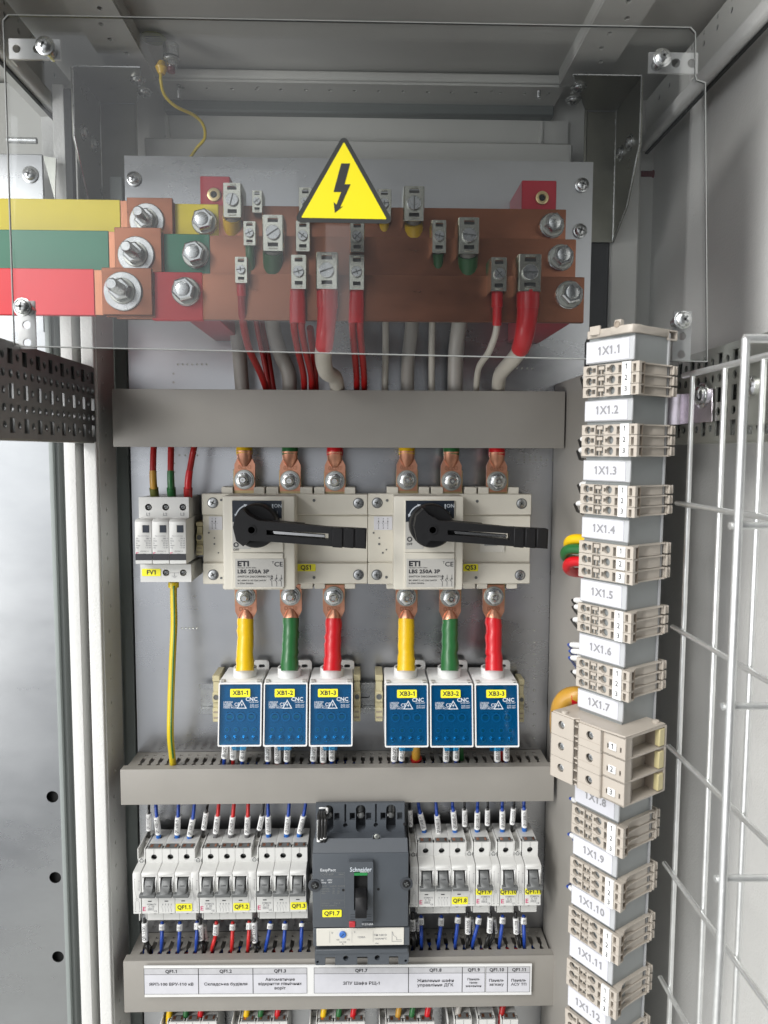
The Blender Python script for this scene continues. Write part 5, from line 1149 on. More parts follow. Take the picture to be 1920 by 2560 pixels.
# toggle escutcheon
ex0, ex1, ez0, ez1 = RC(871, 2155, 933, 2318, YM-.006)
b = MB(); ww = ex1-ex0; hh = ez1-ez0
sx0, sx1, sz0, sz1 = RC(885, 2180, 919, 2276, YM-.006)
b.plate(rrect(0, 0, ww, hh, .0008), [rectp(sx0-ex0, sz0-ez0, sx1-ex0, sz1-ez0)], (ex0, YM, ez0), (1, 0, 0), (0, 0, 1), .006, 'mccb')
b.box(sx0, sx1, YM-.0005, YM+.0005, sz0, sz1, 'black_hole', 0)
yy = YM-.0062
b.text('Schneider', ((ex0+ex1)/2, yy, P(900, 2166, YM).z), .0066, 'white_print', wd=.84); b.text('Electric', ((ex0+ex1)/2+.004, yy, P(900, 2171, YM).z), .0030, 'ink_pale')
for k in range(4): zq = P(900, 2278+k*6, YM).z; b.box(ex0+.002, sx0+.0015, yy, yy+.0003, zq, zq+.0006, 'mccb_dark', 0); b.box(sx1-.0015, ex1-.002, yy, yy+.0003, zq, zq+.0006, 'mccb_dark', 0)
b.build('escutcheon', T)
b = MB(); b.box(sx0+.0002, sx1-.0002, YM-.0064, YM-.0052, sz1-.0036, sz1-.0008, 'green_mark', 0); b.build('position_mark', T)
b = MB(); hx0, hx1, hz0, hz1 = RC(888, 2240, 917, 2288, YM-.016)
b.prism([(YM-.004, hz1+.002), (YM-.016, hz1-.002), (YM-.022, hz0+.004), (YM-.022, hz0), (YM-.012, hz0+.001), (YM-.002, hz1-.006)], hx0, hx1, 'x', 'black', .0006); b.build('toggle', T)
b = MB(); rx0, rx1, rz0, rz1 = RC(873, 2303, 888, 2317, YM-.0062); b.box(rx0, rx1, YM-.0075, YM-.005, rz0, rz1, 'red_button', .0004); b.build('trip_button', T)
b = MB(); rx0, rx1, rz0, rz1 = RC(906, 2304, 932, 2316, YM-.0062); b.box(rx0, rx1, YM-.0066, YM-.006, rz0, rz1, 'mccb_dark', 0); b.text('112/160A', ((rx0+rx1)/2, YM-.0068, (rz0+rz1)/2), .0030, 'ink_pale', wd=1); b.build('rating_tag', T)
# engraved data on the left
b = MB(); yy = YM-.0002; lx = P(801, 2175, YM).x
def tz(v): return P(820, v, YM).z
b.text('EasyPact', (lx, yy, tz(2175)), .0042, 'ink_pale', align=-1, wd=1.1)
bx = [(2181, 2191), (2193, 2250), (2252, 2270)]; rx = P(862, 2200, YM).x
for va, vb in bx: h_ = tz(va)-tz(vb); b.plate(rectp(0, 0, rx-lx, h_), [rectp(.0002, .0002, rx-lx-.0002, h_-.0002)], (lx, yy, tz(vb)), (1, 0, 0), (0, 0, 1), -.0001, 'ink_faint')
b.text('CVS160F', (lx+.001, yy, tz(2186)), .0034, 'ink_faint', align=-1); b.text('36kA', (rx-.001, yy, tz(2186)), .0026, 'ink_faint', align=1)
for v, s in ((2200, 'Ui      690V'), (2206, 'Uimp   8kV'), (2215, 'Ue(V)    Icu(kA)  Ics(kA)'), (2222, '220/240~   70    70'), (2228, '380/415~   36    36'), (2233, '440~         30    30'), (2258, '50/60Hz       Cat. A'), (2264, 'IEC/EN 60947-2')):
    b.text(s, (lx+.001, yy, tz(v)), .0024, 'ink_pale' if v < 2210 else 'ink_faint', align=-1)
b.build('engraving', T)
ylabel(T, 806, 2274, 854, 2292, YM-.0002, 'QF1.7', size=.0063)
# trip unit strip
x0s, x1s, z0s, z1s = RC(783, 2319, 1024, 2363, YM+.001)
b = MB(); b.box(x0s, x1s, YM+.0008, .80, z0s-.001, z1s-.0002, 'mccb', .0008); b.box(x0s+.0035, x1s-.006, YM-.0002, YM+.001, z0s+.0005, z1s, 'panel_cream', .0004)
yy = YM-.0004
for f in (.17, .40, .62): b.box(x0s+(x1s-x0s)*f, x0s+(x1s-x0s)*f+.0002, yy, yy+.0002, z0s+.004, z1s-.003, 'ink_grey', 0)
cz = (z0s+z1s)/2; W_ = x1s-x0s
b.text('Ir', (x0s+W_*.20, yy, z1s-.0045), .003, 'ink_grey'); b.text('160', (x0s+W_*.255, yy, cz-.0025), .0022, 'ink_grey'); b.text('144', (x0s+W_*.285, yy, cz-.0052), .0022, 'ink_grey'); b.text('128', (x0s+W_*.325, yy, cz-.0052), .0022, 'ink_grey'); b.text('112', (x0s+W_*.365, yy, cz-.0025), .0022, 'ink_grey'); b.text('A', (x0s+W_*.305, yy, z0s+.0025), .0028, 'ink_grey')
b.text('Ii', (x0s+W_*.43, yy, z1s-.0040), .0026, 'ink_grey'); b.text('1250A', (x0s+W_*.50, yy, cz), .0030, 'ink_grey'); b.text('TM 160 D', (x0s+W_*.695, yy, cz+.002), .0032, 'ink_grey'); b.text('160A/40°C', (x0s+W_*.70, yy, cz-.002), .0028, 'ink_grey'); b.text('~', (x0s+W_*.66, yy, z0s+.003), .006, 'ink_grey')
gx, gz = x0s+W_*.815, z0s+.0045
for q in ([(0, 0), (0, .0115), (.0004, .0115), (.0004, 0)], [(0, 0), (.0105, 0), (.0105, .0004), (0, .0004)], [(.0008, .0108), (.0020, .0070), (.0048, .0050), (.0048, .0046), (.0016, .0068), (.0004, .0108)], [(.0048, .0048), (.0052, .0048), (.0052, .0018), (.0048, .0018)], [(.0048, .0018), (.0105, .0016), (.0105, .0020), (.0048, .0022)]):
    b.add([(gx+a_, yy, gz+c_) for a_, c_ in q], [tuple(range(len(q)))], 'ink_grey')
b.build('trip_unit', T)
b = MB(); b.lathe((x0s+W_*.305, YM, z1s-.0062), (0, -1, 0), [(0, .0036), (.0014, .0036), (.0018, .0032)], 'blue_knob', 20); c = Vector((x0s+W_*.305, YM-.0020, z1s-.0062)); e1 = Vector((.7, 0, .7)); e2 = Vector((-.7, 0, .7))
b.add([c+e1*.0022+e2*.0003, c-e1*.0022+e2*.0003, c-e1*.0022-e2*.0003, c+e1*.0022-e2*.0003], [(0, 1, 2, 3)], 'ink'); b.build('setting_dial', T)
b = MB(); lx0, lx1, lz0, lz1 = RC(788, 2363, 1021, 2402, YM+.012); w = lx1-lx0; h = lz1-lz0
b.plate([(0, h), (w, h), (w, .003), (w-.002, 0), (w*.89, 0), (w*.89, h*.5), (w*.79, h*.5), (w*.79, 0), (w*.56, 0), (w*.56, h*.5), (w*.45, h*.5), (w*.45, 0), (w*.215, 0), (w*.215, h*.5), (w*.11, h*.5), (w*.11, 0), (.001, 0), (0, .003)], [circ(w*.33, h*.42, .0030, 12), circ(w*.665, h*.42, .0030, 12), circ(w*.03, h*.2, .0016, 10), circ(w*.97, h*.2, .0016, 10)], (lx0, YM+.012, lz0), (1, 0, 0), (0, 0, 1), .006, 'mccb')
b.box(lx0+.002, lx1-.002, YM+.016, .80, lz0+.004, lz1, 'mccb_dark', 0); b.box(lx0+.001, lx1-.001, YM+.004, YM+.02, lz1-.004, lz1+.001, 'mccb', .0006); b.build('terminal_skirt', T)

# ================================================================== wires above and below the breakers
def L_(x): return 300+x/3.318
def LV(y): return 1960+y/3.318
def R_(x): return 1000+x/4.1475
def RV(y): return 1960+y/4.1475
TOPL = [(240, 240, 'black', 245, 380, 'QF1.1', 'auxiliary'), (295, 322, 'blue', 270, 412, 'QF1.1', 'first pole'), (487, 473, 'blue', 270, 412, 'QF1.1', 'second pole'), (622, 572, 'blue', 288, 425, 'QF1.1', 'third pole'),
        (730, 690, 'black', 235, 372, 'QF1.2', 'auxiliary'), (822, 790, 'red', 262, 402, 'QF1.2', 'first pole'), (948, 915, 'red', 268, 410, 'QF1.2', 'second pole'), (1065, 1052, 'red', 268, 410, 'QF1.2', 'third pole'),
        (1195, 1150, 'black', 262, 375, 'QF1.3', 'auxiliary'), (1228, 1232, 'blue', 265, 405, 'QF1.3', 'first pole'), (1405, 1380, 'blue', 265, 405, 'QF1.3', 'second pole'), (1545, 1482, 'blue', 262, 402, 'QF1.3', 'third pole')]
TOPR = [(100, 110, 'black', 265, 430, 'QF1.8', 'auxiliary'), (185, 255, 'blue', 305, 465, 'QF1.8', 'first pole'), (370, 405, 'blue', 325, 510, 'QF1.8', 'second pole'), (542, 572, 'blue', 280, 465, 'QF1.8', 'third pole'),
        (668, 672, 'black', 265, 430, 'QF1.9', 'auxiliary'), (805, 798, 'blue', 290, 460, 'QF1.9', 'pole'), (910, 905, 'black', 265, 420, 'QF1.10', 'auxiliary'), (1060, 1062, 'blue', 275, 455, 'QF1.10', 'pole'),
        (1185, 1160, 'black', 250, 410, 'QF1.11', 'auxiliary'), (1285, 1290, 'blue', 262, 440, 'QF1.11', 'pole')]
for lst, fu, fv, vt, ye in ((TOPL, L_, LV, 1995, 478), (TOPR, R_, RV, 1995, 545)):
    for i, (xa, xb_, c, m0, m1, q, w_) in enumerate(lst):
        ua, ub = fu(xa), fu(xb_); va, vb = fv(m0), fv(m1); ve = fv(ye if c != 'black' else ye-40)
        t = [(0, 2008), (.5, (2008+va)/2), (1, vb)]
        um = ua+(ub-ua)*.25
        pts = [(ua, vt, .800), (ua+(ub-ua)*.12, 2015, .798), (um+(ub-ua)*.1, va, .794), (ub-(ub-ua)*.12, vb, .797), (ub, ve, .805), (ub, ve+8, .812)]
        code = f'{q}:{"21" if c == "black" else i*2+2}/{"1X2.2" if c == "black" else "XB1-1:9"}'
        cw = {'black': 6.5, 'blue': 8.5, 'red': 9.5}[c]
        wire('wire', f'{c} wire with white marker entering the top of {q} at its {w_}', 'wire', pts, cw, 'wire_'+c if c != 'red' else 'wire_red_bright', 'marked wires above the circuit breakers',
             [(vb-1, ve, (12.5, 11.5), {'black': 'wire_black', 'blue': 'ferrule_blue', 'red': 'ferrule_grey'}[c], 'ferrule')] if c != 'black' else [(vb, ve, (8, 7.5), 'wire_black', 'ferrule')], mk=(va, vb, 14.5 if c != 'black' else 13, code))
BOTL = [(205, 240, 'black', 1150, 1300, 'QF1.1', 'auxiliary'), (350, 345, 'blue', 1160, 1210, 'QF1.1', 'first pole'), (497, 488, 'blue', 1160, 1215, 'QF1.1', 'second pole'), (640, 632, 'blue', 1150, 1205, 'QF1.1', 'third pole'), (668, 692, 'black', 1162, 1290, 'QF1.2', 'auxiliary'),
        (800, 762, 'red', 1160, 1248, 'QF1.2', 'first pole'), (935, 928, 'red', 1160, 1210, 'QF1.2', 'second pole'), (1072, 1062, 'red', 1150, 1205, 'QF1.2', 'third pole'), (1115, 1132, 'black', 1142, 1308, 'QF1.3', 'auxiliary'),
        (1248, 1208, 'blue', 1155, 1200, 'QF1.3', 'first pole'), (1370, 1358, 'blue', 1155, 1203, 'QF1.3', 'second pole'), (1510, 1502, 'blue', 1155, 1185, 'QF1.3', 'third pole')]
BOTR = [(130, 150, 'black', 1400, 1515, 'QF1.8', 'auxiliary'), (218, 225, 'blue', 1385, 1455, 'QF1.8', 'first pole'), (428, 398, 'blue', 1385, 1465, 'QF1.8', 'second pole'), (602, 572, 'blue', 1380, 1440, 'QF1.8', 'third pole'), (705, 695, 'black', 1378, 1545, 'QF1.9', 'auxiliary'),
        (818, 750, 'blue', 1385, 1450, 'QF1.9', 'pole'), (938, 878, 'black', 1378, 1535, 'QF1.10', 'auxiliary'), (1065, 1032, 'blue', 1380, 1445, 'QF1.10', 'pole'), (1200, 1243, 'black', 1385, 1545, 'QF1.11', 'auxiliary'), (1283, 1290, 'blue', 1380, 1450, 'QF1.11', 'pole')]
for lst, fu, fv, yb_, yd in ((BOTL, L_, LV, 1110, 1420), (BOTR, R_, RV, 1330, 1730)):
    for i, (xa, xb_, c, m0, m1, q, w_) in enumerate(lst):
        ua, ub = fu(xa), fu(xb_); v0 = fv(yb_+(0 if c == 'black' else 40)); va, vb = fv(m0), fv(m1); vd = fv(yd if c == 'black' else yd-25)
        pts = [(ua, v0, .798), (ua, va, .797), (ua+(ub-ua)*.15, vb, .795), (ua+(ub-ua)*.6, vb+(vd-vb)*.45, .790), (ub, vd-5, .797), (ub+1, vd+18, .81)]
        code = f'{q}:{i*2+1}/X{i+1}'
        T = wire('wire', f'{c} wire with white marker leaving the bottom of {q} at its {w_}', 'wire', pts, {'black': 8, 'blue': 9, 'red': 9.5}[c], 'wire_'+c if c != 'red' else 'wire_red_bright', 'marked wires below the circuit breakers', mk=(va, vb, 15, code))
        if c == 'black':   # second conductor of the pair
            d = 6
            b = MB(); pp = smooth_path([(ua+3, va, .80), (ua+d+2, vb+4, .80), (ua+(ub-ua)*.6+d*1.6, vb+(vd-vb)*.5, .798), (ub+3, vd, .80)]); b.tube([P(*p) for p in pp], S(7, ua, 2300, .8)/2, 'wire_black', 8); b.build('conductor', T)
            if fu is R_ or i == 4: marker(T, [(ua+7, va, .803), (ua+12, vb+2, .803)], va+4, vb, 14, code)
# bundle with cable tie beside the dark breaker
T = thing('wire_bundle', 'tied bundle of black wires with white markers at the top left of the dark breaker', 'wire bundle', P(800, 2060, .76))
for k, (du, dv) in enumerate(((-9, 8), (0, 0), (9, -4))):
    b = MB(); pth = smooth_path([(822+k*2, 1998, .800), (808+k*4, 2014, .790), (797+k*7, 2036, .762), (795+k*8+3, 2056, .750), (797+k*7, 2104, .752)]); b.tube([P(*p) for p in pth], S(9, 800, 2040, .76)/2, 'wire_black', 10); b.build('conductor', T)
    marker(T, pth, 2046+dv*.4, 2098+dv*.6, 10.5, 'QF1.7:44/1X' if k == 1 else '')
b = MB(); c = P(806, 2022, .776); r = S(13, 800, 2010, .76)
b.tube([c+Vector((r*math.cos(a), -.003*math.sin(a)-.002, r*.30*math.sin(a)+.002)) for a in [math.radians(q) for q in range(0, 361, 20)]], .0012, 'marker_white', 8, cap=False); b.box(c.x+r*.7, c.x+r*1.2, c.y-.006, c.y-.001, c.z-.003, c.z+.003, 'marker_white', .0008); b.build('cable_tie', T)

# ================================================================== label strip on the lowest duct
YL = .7745
T = thing('label_strip', 'white label holder strip with printed circuit names on the lowest duct', 'label strip', P(845, 2495, YL))
A, B_ = P(361, 2413, YL), P(1329, 2408, YL); zlo = P(361, 2490, YL).z; x0, x1 = A.x, B_.x; slope = (B_.z-A.z)/(x1-x0)
def U_(x): return P(x, 2450, YL).x
b = MB(); Uv = Vector((1, 0, slope)); Vv = Vector((0, 0, 1)); H = A.z-zlo; Wd = x1-x0; O = Vector((x0, YL, zlo))
b.plate(rectp(0, 0, Wd, H), [], O, Uv, Vv, .0012, 'white_plastic')
for a in (0, H-.0022): b.plate(rectp(0, a, Wd, a+.0024), [], O-Vector((0, .0006, 0)), Uv, Vv, .0012, 'white_plastic')
b.build('holder', T)
def cpaper(us, names, texts, szs):
    b = MB(); y = YL-.0014
    for i in range(len(us)-1):
        a, c = U_(us[i])-x0, U_(us[i+1])-x0; zt = H-.0030; zm = H*.72; zb = .0030
        def pl(p, d): return O+Uv*p[0]+Vv*p[1]+Vector((0, -.0014-d, 0))
        b.add([pl(q, 0) for q in ((a, zm), (c, zm), (c, zt), (a, zt))], [(0, 1, 2, 3)], 'paper_head'); b.add([pl(q, 0) for q in ((a, zb), (c, zb), (c, zm), (a, zm))], [(0, 1, 2, 3)], 'paper')
        for (p0, p1, q0, q1) in ((a, c, zt-.0002, zt+.0001), (a, c, zm-.0002, zm+.0002), (a, c, zb, zb+.0003), (a, a+.0004, zb, zt), (c-.0004, c, zb, zt)):
            b.add([pl(q, .0001) for q in ((p0, q0), (p1, q0), (p1, q1), (p0, q1))], [(0, 1, 2, 3)], 'ink')
        b.text(names[i], pl(((a+c)/2, (zt+zm)/2), .0002), .0052, 'ink', Uv, bold=.03)
        ls = texts[i].split('\n'); sz = szs[i]
        for k, l in enumerate(ls): b.text(l, pl(((a+c)/2, (zm+zb)/2+((len(ls)-1)/2-k)*sz*1.1), .0002), sz, 'ink', Uv, wd=1.08, bold=.018)
    b.build('printed_insert', T)
cpaper((361, 497, 633, 768), ('QF1.1', 'QF1.2', 'QF1.3'), ('ЯРП-100 ВРУ-110 кВ', 'Складська будівля', 'Автоматичне\nвідкриття північних\nворіт'), (.0047, .0047, .0046))
cpaper((785, 1021, 1155, 1212), ('QF1.7', 'QF1.8', 'QF1.9'), ('ЗПУ Шафа РЩ-1', 'Живлення шафи\nуправління ДГК', 'Панель\nтеле-\nмеханіки'), (.0049, .0047, .0036))
cpaper((1213.5, 1268, 1324), ('QF1.10', 'QF1.11'), ('Панель\nзв’язку', 'Панель\nАСУ ТП'), (.0043, .0043))

# ================================================================== next row of breakers, only its top edge in view
LOWR = [(170, 350, 3), (443, 640, 3), (742, 930, 3), (1010, 1195, 3)]
def BU(x): return 300+x/1.508
def BVv(y): return 2360+y/1.508
ordn = ['leftmost', 'second', 'third', 'fourth']
for i, (xa, xb_, n) in enumerate(LOWR):
    u0 = BU(xa)-22; zn = P(u0, 2674, YN).z
    T = thing('circuit_breaker', f'grey circuit breaker cut off by the bottom edge of the photo, {ordn[i]} from the left', 'circuit breaker', (P(u0, 2600, YN).x, YN, zn-.04), 'breakers cut off at the bottom'); x = P(u0, 2674, YN).x
    module(T, x, zn, .0088, 'a', aux=True, handle=False); x += .0092
    for k in range(3): module(T, x, zn, .0176, 'p'); x += .0176
for i, x_ in enumerate((1240, 1330, 1420)):
    u0 = BU(x_); zn = P(u0, 2666, YN).z
    T = thing('circuit_breaker', f'single-pole grey breaker at the bottom edge, {("left", "middle", "right")[i]} one of the three at right', 'circuit breaker', (P(u0, 2600, YN).x, YN, zn-.04), 'breakers cut off at the bottom'); x = P(u0, 2666, YN).x
    module(T, x, zn, .0088, 'a', aux=True, handle=False); module(T, x+.0092, zn, .0176, 'p')
for i, (x_, c) in enumerate(((187, 'yellow'), (250, 'green'), (305, 'red'), (478, 'yellow'), (532, 'green'), (595, 'red'), (768, 'yellow'), (826, 'green'), (880, 'red'), (1050, 'ochre'), (1102, 'green'), (1160, 'red'), (1275, 'yellow'), (1440, 'red'))):
    u = BU(x_); cn = c if c != 'ochre' else 'orange-yellow'
    loc = ('leftmost', 'second', 'third', 'fourth')[i//3] if i < 12 else 'right-hand'
    wire('wire', f'{cn} sleeved wire below the lowest duct, above the {loc} cut-off breaker', 'wire', [(u+6, 2505, .79), (u, 2530, .785), (u-4, 2575, .785), (u-5, 2620, .80)], 15, c if i < 12 else 'wire_'+('red' if c == 'red' else 'grey'), 'coloured wires at the bottom edge')
# ================================================================== terminal column
TH = math.radians(33.4); Av = Vector((-math.sin(TH), math.cos(TH), 0)); Bv = Vector((math.cos(TH), math.sin(TH), 0))
def yr(v): return .560+.018*(v-850)/1700
def ur(v):
    t = [(800, 1589), (1300, 1573), (1780, 1558), (2290, 1538), (2620, 1524)]
    for (a, x), (c, y) in zip(t, t[1:]):
        if v <= c: return x+(y-x)*(v-a)/(c-a)
    return t[-1][1]
def ul(v): return 1472-(v-854)*52/1706
WA = .0433
def frame(v, u=None, Y=None):
    """v measured at the left (far) edge; returns matrix with origin on the ridge at that height, local X = Bv, local Y = Av"""
    z = P(ul(v), v, yr(v)+WA*Av.y).z
    vr = v
    for _ in range(4):
        p = P(ur(vr), vr, yr(v)); vr += (p.z-z)*F/ZC(p)
    p = P(ur(vr), vr, yr(v)); M = Matrix.Identity(4)
    for i in range(3): M[i][0] = Bv[i]; M[i][1] = Av[i]; M[i][2] = (0, 0, 1)[i]; M[i][3] = (p.x, p.y, z)[i]
    return M
# grey cover channel behind the blocks
T = thing('terminal_channel', 'grey cover channel running down behind the beige terminal blocks on the right', 'terminal channel', frame(2600).translation)
b = MB(); Mt, Mb_ = frame(838), frame(2620)
def hx(x0, x1, y0, y1): return [Mb_ @ Vector((x0, y0, 0)), Mb_ @ Vector((x1, y0, 0)), Mt @ Vector((x1, y0, 0)), Mt @ Vector((x0, y0, 0)), Mb_ @ Vector((x0, y1, 0)), Mb_ @ Vector((x1, y1, 0)), Mt @ Vector((x1, y1, 0)), Mt @ Vector((x0, y1, 0))]
b.hexa(hx(.0006, .0415, .0006, .0022), 'profile_grey', 0); b.hexa(hx(.0006, .0022, .0022, WA), 'profile_grey', 0); b.hexa(hx(.0395, .0415, .0022, WA), 'profile_grey', 0)
b.build('channel', T)
b = MB(); b.hexa(hx(.0416, .0434, -.0006, .003), 'clear_edge', 0); b.build('clear_edge', T)
LAB = [(854, 914, '1X1.1'), (1001, 1057, '1X1.2'), (1148, 1203, '1X1.3'), (1289, 1345, '1X1.4'), (1443, 1503, '1X1.5'), (1579, 1638, '1X1.6'), (1718, 1768, '1X1.7'), (1942, 2003, '1X1.8'), (2081, 2134, '1X1.9'), (2206, 2258, '1X1.10'), (2330, 2388, '1X1.11'), (2457, 2512, '1X1.12')]
CLU = [(917, 996, '1X1.1'), (1063, 1141, '1X1.2'), (1209, 1283, '1X1.3'), (1350, 1440, '1X1.4'), (1505, 1576, '1X1.5'), (1641, 1713, '1X1.6'), (2007, 2078, '1X1.8'), (2138, 2204, '1X1.9'), (2262, 2328, '1X1.10'), (2392, 2456, '1X1.11'), (2517, 2585, '1X1.12')]
for v0, v1, s in LAB:
    M1 = frame(v1); h = frame(v0).translation.z-M1.translation.z
    T = thing('label_carrier', f'clear label carrier reading {s} on the beige terminal column', 'label', M1.translation, 'label carriers on the terminal column')
    b = MB(M1); b.box(-.0022, -.0002, -.0012, WA+.0012, .0005, h-.0005, 'clear_edge', .0005); b.build('carrier', T)
    b = MB(M1); b.box(-.0027, -.0021, .0030, WA-.0002, .0016, h-.0016, 'paper', 0)
    b.text(s, (-.0029, WA*.50, h*.5), .0088, 'ink_grey', (0, -1, 0), (0, 0, 1), wd=1.0, bold=.03); b.build('printed_label', T)
def terminal(Mx, h, n, lab, sep, last):
    T = thing('terminal_block', lab, 'terminal block', Mx.translation, 'beige terminal blocks on the column'); b = MB(Mx); g = .0002
    ya, yb_ = -.0078, .0448; L = yb_-ya; xa = -.0042
    def yy(f): return yb_-L*(f*(1-.10*(1-f)))
    z0, z1 = g, h-g
    hs = [circ(yb_-yy(.125), h/2, .0031, 18), circ(yb_-yy(.555), h*.52, .0032, 18), rectp(yb_-yy(.19), h*.30, yb_-yy(.255), h*.72), rectp(yb_-yy(.275), h*.08, yb_-yy(.435), h*.94), rectp(yb_-yy(.465), h*.32, yb_-yy(.495), h*.68),
          rectp(yb_-yy(.665), h*.08, yb_-yy(.715), h*.78), rectp(yb_-yy(.905), h*.08, yb_-yy(.95), h*.78)]
    b.plate(rectp(0, z0, L, z1), hs, (xa, yb_, 0), (0, -1, 0), (0, 0, 1), -.0030, 'beige')
    b.box(xa+.0080, .004, ya+.001, yb_-.001, z0, z1, 'beige_dark', 0)
    b.box(xa+.003, xa+.0082, yy(.135), yy(.095), h*.46, h*.54, 'beige_dark', 0)
    # latch steps inside the opening
    b.box(xa+.0010, xa+.0085, yy(.395), yy(.285), h*.52, h*.86, 'beige', .0003); b.box(xa+.0035, xa+.0085, yy(.43), yy(.35), h*.14, h*.34, 'beige', .0003); b.box(xa+.002, xa+.0085, yy(.335), yy(.315), h*.1, h*.9, 'beige', .0002)
    # side wall (divider) and body with scooped recess towards the right
    arc = [(xa+.0030, ya+.0008), (.0020, ya+.0006), (.0046, -.0058), (.0080, -.0040), (.0135, -.0030), (.0400, -.0030), (.0415, -.0040), (.0440, -.0034), (.0440, .0100), (.004, .0100)]
    b.prism(arc, z1-.0011, z1, 'z', 'beige', 0)
    if last: b.prism(arc, z0, z0+.0011, 'z', 'beige', 0)
    ins = [(xa+.0030, ya+.0012), (.0006, ya+.0014), (.0012, -.0030), (.0030, -.0006), (.0080, .0002), (.0170, .0002), (.0225, -.0010), (.0240, -.0019), (.0385, -.0019), (.0385, .010), (.004, .0115)]
    b.prism(ins, z0, z1-.0011, 'z', 'beige', 0)
    b.box(.0430, .0500, -.0028, -.0012, z0+.0006, z1-.0004, 'beige', .0003); b.box(.0440, .0455, -.0045, .006, z0+.0006, z1-.0004, 'beige', .0003); b.box(.0490, .0505, -.0036, .006, z0+.0006, z1-.0004, 'beige', .0003)
    b.box(-.0002, .044, yb_-.0014, yb_, z0, z1, 'beige', .0003)
    b.build('body', T)
    b = MB(Mx); b.plate(circ(0, 0, .0022, 12, .0026), [circ(0, 0, .0015, 12, .0018)], (.0032, -.0005, h*.5), (1, 0, -.3), (0, 0, 1), .001, 'white_plastic'); b.build('jumper_ring', T)
    b = MB(Mx); e = .0008 if sep else 0
    b.box(xa-.0014, xa+.0004, yy(.885), yy(.745), z0+e, z1-e+(.0002 if not sep else 0), 'marker_white', .0002 if sep else 0); b.text(str(n), (xa-.0016, yy(.815), h*.55), .0058 if not sep else .0062, 'ink', (0, -1, 0), (0, 0, 1)); b.build('number_marker', T)
for v0, v1, s in CLU:
    zt, zb = frame(v0).translation.z, frame(v1).translation.z; h = (zt-zb)/3
    for n in (1, 2, 3):
        Mx = frame((v0*(3-n)+v1*n)/3); terminal(Mx, h, n, f'beige terminal block numbered {n} in the group under label {s}', s == '1X1.4', n == 3)
# end bracket on top
Mx = frame(852); T = thing('end_bracket', 'beige end bracket closing the top of the terminal column', 'end bracket', Mx.translation)
b = MB(Mx); b.prism([(-.0035, -.0005), (.003, -.002), (.012, -.0005), (.040, -.001), (.042, .006), (.042, .0445), (-.001, .0445), (-.001, .034), (-.0030, .033), (-.0030, .020), (-.0048, .019), (-.0048, .004)], .0010, .0072, 'z', 'beige', .0004)
b.box(-.0046, .0, .0100, .0160, .0072, .0120, 'beige', .0006); b.box(-.004, -.002, .0300, .0400, .0030, .0100, 'beige', .0004); b.build('body', T)
b = MB(Mx); b.plate(rectp(0, 0, .012, .008), [rectp(.0012, .0012, .0108, .0068)], (.040, -.001, -.001), (1, 0, 0), (0, 0, 1), -.008, 'beige'); b.build('release_loop', T)
b = MB(Mx); b.lathe((-.0050, .013, .0085), (-1, 0, 0), [(-.001, .0026), (.0003, .0026), (.0003, .0019), (-.0003, .0017)], 'beige_dark', 14); b.build('screw', T)
